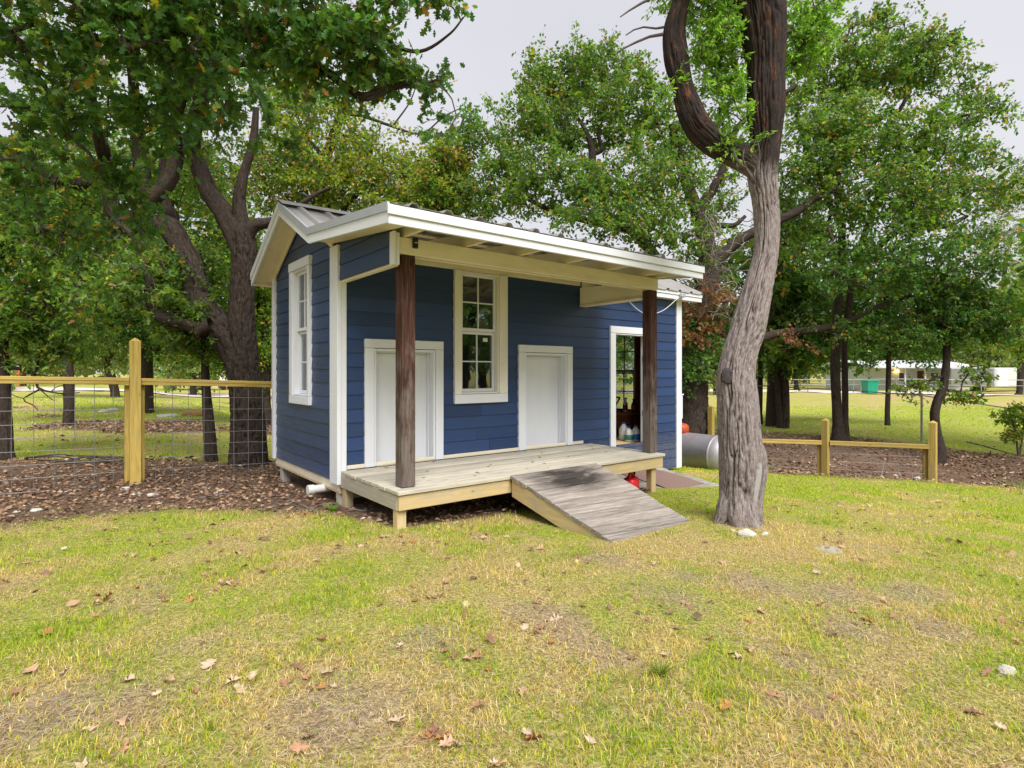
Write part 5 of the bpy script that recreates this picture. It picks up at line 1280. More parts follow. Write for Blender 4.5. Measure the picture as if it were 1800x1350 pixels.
slim('oak_tree', 'leafy oak filling the gap beyond the left fence rail', 120, 752, -0.5, [(120, 740, 8), (122, 690, 8), (118, 620, 8), (130, 540, 7), (150, 450, 6), (140, 360, 5), (160, 280, 4)], [(70, 330, 100, 70, 1), (200, 370, 100, 60, 1), (330, 330, 80, 80, 1), (110, 450, 100, 60, 1), (300, 460, 90, 60, .9), (220, 280, 120, 60, .8), (40, 560, 70, 50, .6), (400, 420, 60, 70, .7)], 30000, .125, 'oak', tmpl='small', rc=.75)
slim('oak_tree', 'bushy oak in the yard between tall fence post and shed', 470, 742, -0.5, [(468, 735, 10), (465, 690, 9), (470, 620, 9), (460, 540, 8), (470, 450, 7), (490, 360, 6)], [(450, 560, 60, 80, 1), (400, 610, 90, 50, 1), (420, 470, 70, 80, .8), (470, 650, 40, 30, .6)], 22000, .12, 'bright', tmpl='small', rc=0.75)
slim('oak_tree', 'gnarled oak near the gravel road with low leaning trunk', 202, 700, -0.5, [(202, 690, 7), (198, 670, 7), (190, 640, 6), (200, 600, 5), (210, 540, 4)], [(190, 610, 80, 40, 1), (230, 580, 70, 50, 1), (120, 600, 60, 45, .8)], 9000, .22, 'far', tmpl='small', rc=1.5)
# --- trees behind the shed
tb = slim('oak_tree', 'yellowing oak behind the shed roof ridge', 585, 745, -0.5, [(583, 700, 9), (580, 560, 9), (575, 420, 9), (570, 300, 9), (572, 280, 8), (588, 235, 8), (602, 195, 7), (612, 160, 6), (640, 110, 4)],
     [(560, 290, 130, 80, 1.2), (640, 330, 130, 55, 1.2), (520, 200, 60, 70, .9), (600, 190, 55, 50, .5), (750, 320, 70, 55, .9), (700, 260, 70, 40, .3), (480, 330, 90, 60, .9), (690, 375, 120, 40, 1)], 26000, .12, 'yellow', tmpl='small', rc=.75,
     extra=([(602, 198, 4), (640, 205, 3), (690, 222, 2.5), (740, 235, 1.6), (780, 205, 1.2), (810, 190, .8)], [(575, 420, 5), (620, 350, 4), (680, 310, 3), (740, 280, 2)], [(572, 280, 4), (540, 240, 3), (520, 190, 2.5), (545, 150, 2)], [(690, 222, 1.6), (720, 180, 1.2), (735, 140, .8)]))
slim('red_oak', 'oak with reddish autumn leaves rising behind the porch roof', 805, 760, -0.6, [(805, 700, 6), (806, 560, 6), (808, 440, 6), (800, 370, 5), (812, 330, 4), (808, 280, 3.5), (806, 230, 2.5)],
     [(790, 300, 40, 50, .8, 0, 'yellow'), (770, 340, 60, 40, .9, 0, 'yellow'), (820, 240, 26, 40, .7, 0, 'deep'), (800, 370, 60, 35, .8), (765, 300, 18, 20, .6, 0, 'rust'), (800, 285, 20, 16, .4, 0, 'rust')], 12000, .10, 'oak', tmpl='small', rc=.5,
     extra=([(808, 350, 4), (830, 330, 3), (840, 320, 2.5)], [(806, 235, 2), (818, 200, 1.5), (830, 190, 1)]))
DC = 15.5
t6b = at_d(1216, 760, DC); T6 = Tree('live_oak', 'large spreading oak behind the shed and the propane tank', 'tree', (t6b[0], t6b[1], float(ground(t6b[0], t6b[1]))))
g6 = T6.base[2]
T6.limb([(*(T6.base + (0, 0, -0.3)), 0.6), (*at_d(1216, 752, DC), 0.50), (*at_d(1215, 700, DC), 0.42), (*at_d(1218, 650, DC), 0.40), (*at_d(1222, 600, DC), 0.38), (*at_d(1235, 540, DC), 0.34), (*at_d(1246, 480, DC), 0.26), (*at_d(1240, 420, DC), 0.22), (*at_d(1225, 370, DC), 0.18), (*at_d(1200, 300, DC), 0.14), (*at_d(1180, 220, DC), .10)], seg=40, res=110, rough=.16, freq=1.5)
for pts in ([(1222, 600, 14), (1190, 520, 12), (1150, 450, 10), (1110, 405, 9), (1070, 380, 8), (1050, 330, 7), (1042, 290, 7), (1040, 260, 6), (1030, 230, 4), (1010, 200, 3)], [(1042, 270, 5), (1058, 262, 4), (1052, 235, 3.5), (1060, 200, 3), (1072, 150, 2)],
            [(1246, 480, 10), (1290, 430, 9), (1340, 400, 8), (1400, 372, 8), (1430, 350, 6), (1470, 330, 4)], [(1225, 380, 9), (1270, 300, 7), (1300, 220, 5), (1400, 150, 4)], [(1230, 560, 8), (1300, 600, 7), (1370, 586, 7), (1430, 580, 6), (1480, 570, 5), (1540, 540, 4), (1600, 520, 3)],
            [(1110, 405, 7), (1000, 380, 5), (930, 350, 4), (900, 310, 3), (880, 270, 2)], [(1240, 440, 8), (1255, 400, 6), (1290, 396, 4), (1310, 380, 3)]):
    T6.pxlimb(pts, DC, seg=14)
T6.build_trunk(m_bark)
c6 = [E_(960, 160, DC + 1, 70, 60, .9), E_(1050, 130, DC + 1, 90, 55, 1.1), E_(1110, 190, DC, 80, 70, 1), E_(920, 240, DC, 85, 70, 1.1), E_(1020, 230, DC + .5, 80, 60, .8), E_(900, 330, DC - .5, 90, 55, 1), E_(1010, 340, DC - .5, 110, 60, 1.1), E_(1130, 330, DC - 1, 110, 70, 1.2), E_(1180, 250, DC, 80, 70, 1), E_(1080, 390, DC - 1.5, 120, 40, 1), E_(1200, 420, DC - 1.5, 70, 60, .8), E_(860, 270, DC, 30, 40, .5), E_(1270, 330, DC + .5, 60, 60, .7),
      E_(1215, 600, DC - 1, 45, 55, .8, None, 'deep'), E_(1225, 560, DC - 1.3, 45, 45, 1.1, None, 'rust'), E_(1270, 530, DC - 1, 36, 24, .7, None, 'rust'), E_(1215, 590, DC - 1.5, 34, 30, .7, None, 'rust'), E_(1262, 600, DC - .5, 40, 60, 1.2, None, 'deep'), E_(1230, 630, DC - 1.4, 40, 40, 1.0, None, 'deep'), E_(1260, 480, DC + .5, 50, 40, .7, None, 'deep'), E_(1205, 650, DC - 1.2, 30, 30, .5, None, 'deep'), E_(1400, 590, DC - .4, 50, 16, .35, None, 'rust'), E_(1470, 580, DC - .4, 50, 20, .5, None, 'deep')]
T6.crown(c6, 54000, 0.105, 'small', 'oak', rc=.55, per=75)
# tangle of dead vine in that tree
tg = MB()
for i in range(60):
    x, y = RS.normal(1250, 22), RS.normal(455, 48); pts = [(x, y)]
    a = RS.uniform(0, 6.28)
    for k in range(5): a += RS.normal(0, 0.8); pts.append((pts[-1][0] + 13 * math.cos(a), pts[-1][1] + 13 * math.sin(a) + 2))
    dd = DC - 2.0 + RS.uniform(-.8, .8); tg.tube(catmull([at_d(px, py, dd + 0.1 * k) for k, (px, py) in enumerate(pts)], 12), RS.uniform(.006, .014), 4, False)
o = tg.build('dead_vine_tangle', m_dead, T6.root, True); o['kind'] = 'stuff'

# --- right hand trees
DR = 17.0
t8 = Tree('oak_tree', 'tall twin stemmed oak behind the low right fence', 'tree', tuple(np.append(at_d(1474, 775, DR)[:2], float(ground(*at_d(1474, 775, DR)[:2])))))
gb = t8.base[2]
t8.limb([(*(t8.base + (0, 0, -.2)), .26), (*at_d(1472, 740, DR), .145), (*at_d(1468, 660, DR), .13), (*at_d(1470, 590, DR), .125), (*at_d(1474, 500, DR), .115), (*at_d(1480, 400, DR), .10), (*at_d(1470, 300, DR), .11), (*at_d(1490, 180, DR), .08)], seg=24, rough=.13, freq=1.2)
t8.limb([(*(t8.base + .2 * RIGHT + (0, 0, -.1)), .16), (*at_d(1486, 740, DR + .2), .09), (*at_d(1485, 660, DR + .2), .085), (*at_d(1486, 590, DR + .2), .08), (*at_d(1500, 490, DR), .10), (*at_d(1530, 380, DR), .08), (*at_d(1570, 280, DR), .06)], seg=20, rough=.13, freq=1.2)
for pts in ([(1500, 490, 5), (1560, 420, 5), (1620, 390, 5), (1660, 398, 5), (1700, 380, 3)], [(1530, 380, 5), (1580, 270, 5), (1560, 240, 4), (1600, 160, 3)], [(1480, 400, 5), (1430, 300, 4), (1400, 200, 3)], [(1570, 280, 4), (1650, 215, 3), (1710, 200, 2), (1760, 190, 1.5)]): t8.pxlimb(pts, DR, seg=12)
t8.build_trunk(m_bark)
c8 = [E_(1430, 150, DR, 80, 70, 1), E_(1540, 110, DR, 110, 75, 1.3), E_(1640, 110, DR, 80, 60, 1), E_(1690, 190, DR, 80, 45, .8), E_(1740, 180, DR, 48, 34, .4), E_(1700, 90, DR, 34, 28, .3), E_(1500, 230, DR - 1, 120, 70, 1.3), E_(1620, 260, DR - 1, 100, 70, 1.2), E_(1440, 300, DR - 1, 90, 80, 1.1), E_(1560, 350, DR - 1.5, 120, 70, 1.3), E_(1660, 370, DR - 1, 100, 70, 1.1), E_(1720, 320, DR, 70, 60, .7), E_(1430, 420, DR - 1, 70, 50, .8), E_(1530, 460, DR - 2, 120, 60, 1.1, None, 'deep'), E_(1640, 470, DR - 2, 110, 60, 1.1, None, 'deep')]
t8.crown(c8, 50000, 0.115, 'small', 'oak', rc=.6, per=75)
t7 = slim('oak_tree', 'twin trunked oak on the leafy bank seen past the leaning mesquite', 1378, 752, -1.0, [(1380, 730, 7.5), (1380, 680, 6.5), (1376, 620, 6.5), (1370, 540, 6), (1378, 460, 5), (1390, 380, 4)], [(1400, 520, 60, 60, 1), (1430, 600, 70, 45, 1.1), (1370, 610, 40, 40, .8), (1400, 640, 40, 30, .6), (1380, 400, 60, 60, .8)], 22000, .12, 'deep', tmpl='small', rc=.7,
     extra=([(1372, 752, 6), (1368, 700, 4.5), (1363, 650, 4.5), (1355, 600, 4), (1345, 540, 3)],))
slim('oak_tree', 'slim dark trunk right behind the mesquite on the bank', 1335, 745, -1.0, [(1335, 725, 5), (1336, 680, 4.5), (1338, 620, 4.5), (1342, 550, 4), (1350, 470, 3)], [(1330, 560, 40, 50, 1), (1350, 470, 50, 60, 1)], 8000, .12, 'deep', tmpl='small', rc=.6)
t9 = slim('leaning_sapling', 'slender leaning tree beside the end post of the low fence', 1650, 805, -1.25, [(1652, 795, 10), (1647, 760, 7), (1643, 730, 7), (1648, 705, 7), (1658, 680, 7), (1663, 640, 6), (1665, 590, 5), (1662, 540, 4), (1655, 480, 3)],
     [(1660, 560, 75, 40, 1), (1600, 590, 70, 34, .8), (1720, 560, 70, 45, .8), (1690, 530, 60, 40, .8)], 15000, .095, 'deep', tmpl='small', rc=.42,
     extra=([(1660, 685, 3), (1690, 690, 2), (1720, 698, 1.2), (1735, 705, .7)], [(1662, 660, 2.5), (1630, 670, 2), (1600, 680, 1.2), (1585, 700, .8)]))
t9.crown([E_(1690, 700, t9.d, 45, 12, 1), E_(1620, 680, t9.d, 50, 14, .8), E_(1590, 700, t9.d, 14, 14, .3), E_(1720, 660, t9.d, 35, 20, .6), E_(1640, 730, t9.d, 8, 10, .1)], 1500, .085, 'small', 'bright', rc=.25, per=25, name='low_leaves')
# --- understorey hanging low foliage over the right yard
slim('oak_tree', 'dark leaved oak with low skirt over the yard', 1560, 752, -1.1, [(1560, 720, 4), (1562, 650, 4), (1560, 560, 4), (1555, 480, 4)], [(1540, 570, 80, 36, 1), (1610, 575, 70, 40, 1), (1480, 560, 70, 40, 1), (1560, 610, 50, 24, .6), (1580, 510, 120, 45, 1), (1530, 628, 50, 18, .5), (1630, 618, 60, 22, .6), (1690, 600, 50, 24, .5)], 27000, .12, 'deep', tmpl='small', rc=.6)
slim('elm_tree', 'bright yellow green tree by the far roof edge', 1790, 700, -1.3, [(1792, 690, 5), (1795, 640, 5), (1790, 580, 4), (1785, 520, 3)], [(1785, 560, 45, 60, 1), (1820, 520, 60, 70, 1), (1780, 610, 40, 30, .7)], 16000, .20, 'bright', tmpl='small', rc=1.3)
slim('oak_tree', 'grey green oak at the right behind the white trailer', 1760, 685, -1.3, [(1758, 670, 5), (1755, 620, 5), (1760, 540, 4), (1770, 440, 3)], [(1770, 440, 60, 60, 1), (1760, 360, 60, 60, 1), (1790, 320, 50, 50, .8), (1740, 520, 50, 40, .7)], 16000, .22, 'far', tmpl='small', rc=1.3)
# --- far row of trees along the road
spots = [(-60, 46), (40, 60), (110, 72), (300, 64), (340, 48), (520, 44), (620, 60), (700, 52), (1000, 48), (1130, 58), (1260, 52), (1400, 66), (1480, 80), (1420, 100), (1560, 84), (1640, 92), (1735, 78), (1850, 60), (150, 95), (430, 90), (240, 110), (1330, 90)]
for k, (px, d) in enumerate(spots):
    c = at_d(px, 690, d); g = float(ground(c[0], c[1])); h = RS.uniform(7, 11) * (1.15 if d > 70 else 1.0); r = RS.uniform(3.0, 4.6)
    t = Tree('roadside_tree', 'hazy grey green tree in the row along the far gravel road', 'tree', (c[0], c[1], g), 'far trees along the road')
    lean = RS.normal(0, .5, 2)
    t.limb([(c[0], c[1], g - .2, .30), (c[0] + lean[0] * .3, c[1] + lean[1] * .3, g + h * .25, .24), (c[0] + lean[0], c[1] + lean[1], g + h * .6, .14), (c[0] + lean[0], c[1] + lean[1], g + h * .9, .05)], seg=8, res=8)
    t.build_trunk(m_bark)
    ee = [(np.array((c[0], c[1], g + h * .62)) + RS.normal(0, .8, 3), r, h * .30, r, 1.0), (np.array((c[0], c[1], g + h * .42)) + 1.8 * RIGHT * RS.choice((-1, 1)), r * .8, h * .2, r * .7, .7), (np.array((c[0], c[1], g + h * .36)) + RS.normal(0, 1.2, 3), r * .9, h * .18, r * .8, .7)]
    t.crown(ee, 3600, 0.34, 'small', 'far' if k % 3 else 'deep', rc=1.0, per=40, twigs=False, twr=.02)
# --- trees on the viewer's side of the yard (mirrored in the window panes)
for k, (ang, dist) in enumerate(((150, 19), (178, 24), (205, 20), (232, 25), (258, 21), (285, 26), (310, 22), (335, 24), (400, 0), (401, 0), (402, 0))):
    a = TH + math.radians(ang); c = np.array((CU + dist * math.cos(a), -CV + dist * math.sin(a))) if ang < 400 else np.array([(9.5, -15.5), (14.5, -19.5), (19.0, -24.0)][ang - 400]); g = float(ground(c[0], c[1])); h = RS.uniform(8, 10.5)
    t = Tree('yard_oak', 'broad oak on the open side of the yard facing the porch', 'tree', (c[0], c[1], g), 'oaks facing the porch')
    t.limb([(c[0], c[1], g - .2, .34), (c[0], c[1], g + h * .3, .26), (c[0] + .4, c[1] + .3, g + h * .6, .16), (c[0] + .4, c[1], g + h * .9, .05)], seg=10, res=10); t.build_trunk(m_bark)
    t.crown([((c[0], c[1], g + h * .66), 3.6, h * .28, 3.6, 1.0), ((c[0] + 1.2, c[1] - .8, g + h * .45), 3.0, h * .18, 3.0, .8), ((c[0] - 1.4, c[1] + .9, g + h * .42), 2.6, h * .18, 2.6, .8)], 5000, .26, 'small', 'oak', rc=.9, per=45, twigs=False, twr=.012)
# --- far wood on the horizon, one mass
nw = 300; aw = np.where(RS.rand(nw) < .65, TH + RS.uniform(-1.1, 1.1, nw), RS.uniform(0, 2 * math.pi, nw)); dw_ = RS.uniform(88, 170, nw); hw = RS.uniform(7, 13, nw); wx, wy = CU + dw_ * np.cos(aw), -CV + dw_ * np.sin(aw); wz = ground(wx, wy)
nl = 60000; wi = RS.randint(nw, size=nl); q = unit(RS.normal(size=(nl, 3))) * RS.rand(nl, 1) ** .4
pos = np.stack([wx[wi] + q[:, 0] * 5.5, wy[wi] + q[:, 1] * 5.5, wz[wi] + hw[wi] * (.52 + .46 * q[:, 2])], 1) + RS.normal(0, .5, (nl, 3))
Vw, Tw = scatter_leaves(pos, RS.normal(size=(nl, 3)), RS.uniform(.6, 1.3, nl), LT['small'], .4)
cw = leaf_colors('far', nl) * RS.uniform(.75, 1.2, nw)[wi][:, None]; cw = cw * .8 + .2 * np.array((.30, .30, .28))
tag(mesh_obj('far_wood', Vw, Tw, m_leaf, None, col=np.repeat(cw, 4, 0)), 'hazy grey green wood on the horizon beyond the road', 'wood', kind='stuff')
print('tris so far', TRI_COUNT)

# ================================================================== FAR THINGS
def oriented(ctr, R=None): return np.asarray(ctr, float), (np.stack([RIGHT, FWD, UPV], 1) if R is None else R)
def cbox(parent, name, mat, org, x0, x1, y0, y1, z0, z1, rot=0.0, c=0.02):
    """box in a frame at org: x to the camera's right, y away, z up, turned by rot"""
    cr, sr = math.cos(rot), math.sin(rot); rx = RIGHT * cr + FWD * sr; ry = -RIGHT * sr + FWD * cr
    ctr = np.asarray(org) + rx * (x0 + x1) / 2 + ry * (y0 + y1) / 2 + UPV * (z0 + z1) / 2
    mb = MB(); mb.cham(ctr, (x1 - x0, y1 - y0, z1 - z0), np.stack([rx, ry, UPV], 1), c); return mb.build(name, mat, parent)
# neighbour's house
DH = 66.0; hc = at_d(1612, 690, DH); hc[2] = float(ground(hc[0], hc[1])); HR = 0.12
hs_ = thing('neighbour_house', 'low pale grey house with white metal roof and porch beyond the road', 'house', tuple(hc))
m_hw = paint('pale_grey_siding', (0.50, 0.54, 0.56), (0.40, 0.42, 0.43), 0.3); m_hr = plain('white_metal_roof', (0.58, 0.60, 0.63), 0.4, sc=2)
cbox(hs_, 'wall', m_hw, hc, -7.2, 5.5, 0, 6, -0.2, 2.75, HR)
cbox(hs_, 'porch_floor', m_pier, hc, -3.5, 5.5, -2.2, -0.02, -0.2, 0.25, HR)
for xx in (-3.4, -0.9, 1.6, 3.5, 5.4): cbox(hs_, 'porch_post', m_white, hc, xx - .08, xx + .08, -2.15, -1.99, 0.25, 2.5, HR)
for xx in (-1.9, 2.2):
    wv = cbox(hs_, 'window', m_white, hc, xx - .55, xx + .55, -0.05, -0.01, 0.95, 2.05, HR)
    cbox(wv, 'pane', plain('dark_far_glass', (0.05, 0.06, 0.07), 0.15), hc, xx - .45, xx + .45, -0.075, -0.052, 1.05, 1.95, HR)
cbox(hs_, 'door', m_inwood, hc, 0.0, 0.95, -0.06, -0.01, 0.25, 2.2, HR)
crh, srh = math.cos(HR), math.sin(HR); rx, ry = RIGHT * crh + FWD * srh, -RIGHT * srh + FWD * crh
def hp(x, y, z): return hc + rx * x + ry * y + UPV * z
mb = MB()
for (y0, z0, y1, z1) in ((-2.9, 2.5, 2.9, 3.35), (2.9, 3.35, 6.6, 2.6)):
    mb.hexa([hp(-7.9, y0, z0), hp(6.2, y0, z0), hp(6.2, y1, z1), hp(-7.9, y1, z1), hp(-7.9, y0, z0 + .14), hp(6.2, y0, z0 + .14), hp(6.2, y1, z1 + .14), hp(-7.9, y1, z1 + .14)])
mb.build('roof', m_hr, hs_)
lampc = hp(-2.75, -0.22, 2.05)
gl = G('lit_lamp'); gl.set(col=(1, .6, .2)); gl.b.inputs['Emission Color'].default_value = (1, .55, .12, 1); gl.b.inputs['Emission Strength'].default_value = 6
mb = MB(); mb.lathe(lampc, [(0.02, 0), (.13, .06), (.17, .17), (.13, .29), (.02, .34)], 14); mb.build('porch_lamp', gl.m, hs_, True)
# green wheelie bin by the road
bn = at_d(1529, 689, 54); bn[2] = float(ground(bn[0], bn[1])) + 0.05
bin_ = thing('wheelie_bin', 'green wheelie bin standing at the edge of the far road', 'bin', tuple(bn))
m_bin = plain('green_plastic', (0.01, 0.27, 0.17), 0.45, sc=3)
mb = MB(); a, b, h = 0.45, 0.52, 1.15
mb.hexa([bn - RIGHT * a - FWD * a, bn + RIGHT * a - FWD * a, bn + RIGHT * a + FWD * a, bn - RIGHT * a + FWD * a, bn - RIGHT * b - FWD * b + UPV * h, bn + RIGHT * b - FWD * b + UPV * h, bn + RIGHT * b + FWD * b + UPV * h, bn - RIGHT * b + FWD * b + UPV * h]); mb.build('body', m_bin, bin_)
cbox(bin_, 'lid', m_bin, bn, -.58, .58, -.58, .62, 1.152, 1.25, c=.04)
for sg in (-1, 1): mb = MB(); mb.tube([bn + RIGHT * sg * .40 + FWD * .38 + UPV * .14, bn + RIGHT * sg * .5 + FWD * .38 + UPV * .14], .15, 12); mb.build('wheel', m_black, bin_)
# white trailer
tr = at_d(1768, 688, 58); tr[2] = float(ground(tr[0], tr[1]))
tv = thing('box_trailer', 'white box trailer parked behind the far chain link fence', 'trailer', tuple(tr))
cbox(tv, 'body', m_hr, tr, -1.5, 1.6, 0, 4.5, 0.55, 2.55, 0.25, c=.08)
cbox(tv, 'door', m_white, tr, -1.2, 0.2, -0.03, -0.005, 0.62, 2.4, 0.25)
for yy in (1.7, 2.6): mb = MB(); q = tr + FWD * yy + RIGHT * -1.35 + UPV * .33; mb.tube([q, q + RIGHT * .25], .33, 16); mb.build('wheel', m_black, tv)
cbox(tv, 'jack', m_galv, tr, 1.9, 2.0, 0.2, 0.3, 0.0, 0.9, 0.25)
# far fence in front of the neighbour's house
ff = thing('far_fence', 'pale pipe and chain link fence in front of the neighbouring house', 'fence', tuple(at_d(1620, 690, 50)))
pts = [at_d(x, y, d) for x, y, d in ((1330, 668, 60), (1420, 667, 57), (1500, 667, 55), (1575, 666, 53), (1650, 667, 51), (1725, 668, 50), (1800, 668, 49), (1880, 669, 48))]
for c in pts:
    g = float(ground(c[0], c[1])); mb = MB(); mb.tube([(c[0], c[1], g - .1), (c[0], c[1], c[2] + .05)], .045, 6); mb.build('post', m_galv, ff)
for a, b in zip(pts[:-1], pts[1:]):
    mb = MB(); mb.tube([a, b], .035, 5); mb.build('rail', m_flash, ff)
    mb = MB(); mb.tube([a - UPV * .5, b - UPV * .5], .02, 5); mb.build('rail', m_flash, ff)
# parked car, orange shed and red marker beyond the left yard
cc = at_d(378, 668, 66); cc[2] = float(ground(cc[0], cc[1])) + .04
car = thing('parked_car', 'white car parked past the left yard beside the orange hut', 'car', tuple(cc))
m_car = plain('white_car_paint', (0.72, 0.73, 0.74), 0.25, sc=1, var=.05); m_cg = plain('car_glass', (0.03, 0.035, 0.04), 0.1)
mb = MB(); body = [(-2.2, .35), (-2.2, .8), (-1.6, .92), (-.9, 1.42), (.7, 1.45), (1.5, .98), (2.15, .85), (2.2, .35)]
V = [cc + RIGHT * x + FWD * y + UPV * z for y in (-.85, .85) for x, z in body]; n = len(body)
mb.add(V, [tuple(range(n))[::-1], tuple(range(n, 2 * n))] + [(i, (i + 1) % n, (i + 1) % n + n, i + n) for i in range(n)]); mb.build('body', m_car, car)
mb = MB(); win = [(-1.35, .98), (-.85, 1.36), (.62, 1.38), (1.2, 1.0)]
V = [cc + RIGHT * x + FWD * y + UPV * z for y in (-.87, -.852) for x, z in win]; mb.add(V, [(3, 2, 1, 0), (4, 5, 6, 7), (0, 1, 5, 4), (1, 2, 6, 5), (2, 3, 7, 6), (3, 0, 4, 7)]); mb.build('side_window', m_cg, car)
for xx in (-1.35, 1.35):
    for yy in (-.9, .68): mb = MB(); q = cc + RIGHT * xx + FWD * yy + UPV * .33; mb.tube([q, q + FWD * .22], .33, 16); mb.build('wheel', m_black, car)
oc = at_d(420, 668, 70); oc[2] = float(ground(oc[0], oc[1]))
oh = thing('orange_hut', 'small orange painted hut past the left yard behind the big oak trunk', 'hut', tuple(oc))
m_or = plain('orange_paint', (0.50, 0.12, 0.03), 0.6, sc=3)
cbox(oh, 'wall', m_or, oc, -1.6, 3.4, 0, 3, -.1, 2.1)
mb = MB(); mb.hexa([oc + RIGHT * -1.9 + FWD * -.3 + UPV * 2.1, oc + RIGHT * 3.7 + FWD * -.3 + UPV * 2.1, oc + RIGHT * 3.7 + FWD * 3.3 + UPV * 2.4, oc + RIGHT * -1.9 + FWD * 3.3 + UPV * 2.4, oc + RIGHT * -1.9 + FWD * -.3 + UPV * 2.2, oc + RIGHT * 3.7 + FWD * -.3 + UPV * 2.2, oc + RIGHT * 3.7 + FWD * 3.3 + UPV * 2.5, oc + RIGHT * -1.9 + FWD * 3.3 + UPV * 2.5]); mb.build('roof', m_flash, oh)
rc_ = at_d(33, 664, 58); rc_[2] = float(ground(rc_[0], rc_[1]))
rm = thing('road_marker', 'red and orange marker post beside the road past the left fence', 'marker', tuple(rc_))
mb = MB(); mb.tube([rc_, rc_ + UPV * 1.7], .09, 8); mb.build('post', m_or, rm)
mb = MB(); mb.lathe(rc_ + UPV * .9, [(.05, 0), (.16, .12), (.18, .35), (.12, .45), (.05, .5)], 12); mb.build('barrel', m_red, rm, True)

# ================================================================== STONES, STICKS, PLANTS
def stone(name, label, px, py, zrel, size, flat=0.5, seed=0, mat=None, cat='stone', group=None):
    c = at_z(px, py, zrel); c[2] = float(ground(c[0], c[1]))
    n, m = 14, 9; V = []
    rr = np.random.RandomState(seed + 11)
    for i in range(m):
        t = math.pi * (i + .5) / m
        for j in range(n):
            p = 2 * math.pi * j / n; d = np.array((math.sin(t) * math.cos(p), math.sin(t) * math.sin(p), math.cos(t)))
            k = 0.75 + 0.55 * float(vnoise(d[0] * 1.7 + seed * 3, d[1] * 1.7, d[2] * 1.7 + 9)) + rr.uniform(-.03, .03)
            V.append(c + d * k * size * np.array((1, 0.75, flat)) + (0, 0, size * flat * .35))
    Fs = [(i * n + j, i * n + (j + 1) % n, (i + 1) * n + (j + 1) % n, (i + 1) * n + j) for i in range(m - 1) for j in range(n)]
    Fs = [f[::-1] for f in Fs] + [tuple(range(n)), tuple(range((m - 1) * n, m * n))[::-1]]
    return tag(mesh_obj(name, np.array(V), Fs, mat or m_stone, None, smooth=False), label, cat, group)
stone('root_stone', 'pale limestone at the foot of the mesquite trunk', 1312, 946, -0.42, 0.085, .45, 1)
stone('root_stone', 'small pale stone chip beside the limestone at the mesquite foot', 1345, 944, -0.42, 0.035, .5, 2)
stone('flat_stone', 'flat pale stone flush in the lawn right of the mesquite', 1455, 977, -0.45, 0.12, .06, 3, plain('lichen_grey_stone', (0.36, 0.34, 0.29), .95, .1, sc=30, var=.4))
stone('white_rock', 'small white rock lying in the foreground lawn', 1770, 1201, -0.40, 0.045, .4, 4)
for k, (px, py, s_) in enumerate(((220, 861, .06), (62, 903, .05), (30, 905, .03), (268, 875, .06), (240, 872, .05))):
    stone('yard_stone', 'grey stone half buried in the leaf litter in front of the left fence', px, py, -0.43, s_, .45, 20 + k, group='stones in the litter before the fence')
for k, (px, py, s_) in enumerate(((184, 727, .2), (200, 724, .18), (120, 722, .2))):
    stone('field_stone', 'grey field stone on the grass beyond the left wire mesh', px, py, -0.5, s_, .5, 40 + k, group='field stones beyond the left fence')
stone('tan_boulder', 'tan flat rock on the grass behind the thin trunk', 340, 730, -0.5, .36, .5, 50, plain('tan_stone', (.36, .22, .09), .9, .1))
stone('pale_slab', 'pale broken slab on the grass beyond the left fence', 292, 733, -0.5, .34, .25, 51)
stone('bank_rock', 'pale rock lying in the leaves behind the low right fence', 1612, 832, -1.5, .10, .5, 52)
def stick(name, label, pts, d, r, mat=m_dead, group=None, cat='stick'):
    P = []
    for p in pts:
        c = at_z(p[0], p[1], d); c[2] = float(ground(c[0], c[1])) + (p[2] if len(p) > 2 else r * .8); P.append(c)
    mb = MB(); Q = catmull(np.array(P), 18); mb.tube(Q, np.linspace(r, r * .4, 18), 7); return tag(mb.build(name, mat, None, True), label, cat, group)
for k, pts in enumerate(([(465, 905), (500, 893), (530, 884), (545, 880)], [(545, 908), (560, 895), (590, 890), (640, 893)], [(505, 880), (540, 900), (565, 915)], [(610, 900), (640, 905), (665, 902)], [(330, 885), (390, 872), (430, 880)])):
    stick('fallen_stick', 'bare grey stick lying on the litter by the gable wall', pts, -0.41, .012, group='sticks on the litter by the shed')
for k in range(9):
    x, y = RS.uniform(95, 210), RS.uniform(812, 824); dx = RS.uniform(30, 70)
    stick('brush_branch', 'dark branch in the brush heap at the foot of the left mesh', [(x - dx, y + RS.uniform(-8, 8), .02 + .06 * RS.rand()), (x, y, .06 + .1 * RS.rand()), (x + dx, y + RS.uniform(-8, 8), .03)], -0.45, .018, m_twig, 'brush heap at the left fence', 'branch')
for k, pts in enumerate(([(1340, 752), (1365, 742), (1380, 735, .2)], [(1545, 828), (1550, 815, .3), (1556, 808, .45)], [(1600, 845), (1602, 832, .25), (1604, 820, .5)], [(1700, 775), (1740, 782), (1790, 795)], [(1460, 820), (1480, 828), (1510, 838)])):
    stick('bank_stick', 'pale dead stick on the leafy bank behind the right fence', pts, -1.2, .025, group='sticks on the right bank')
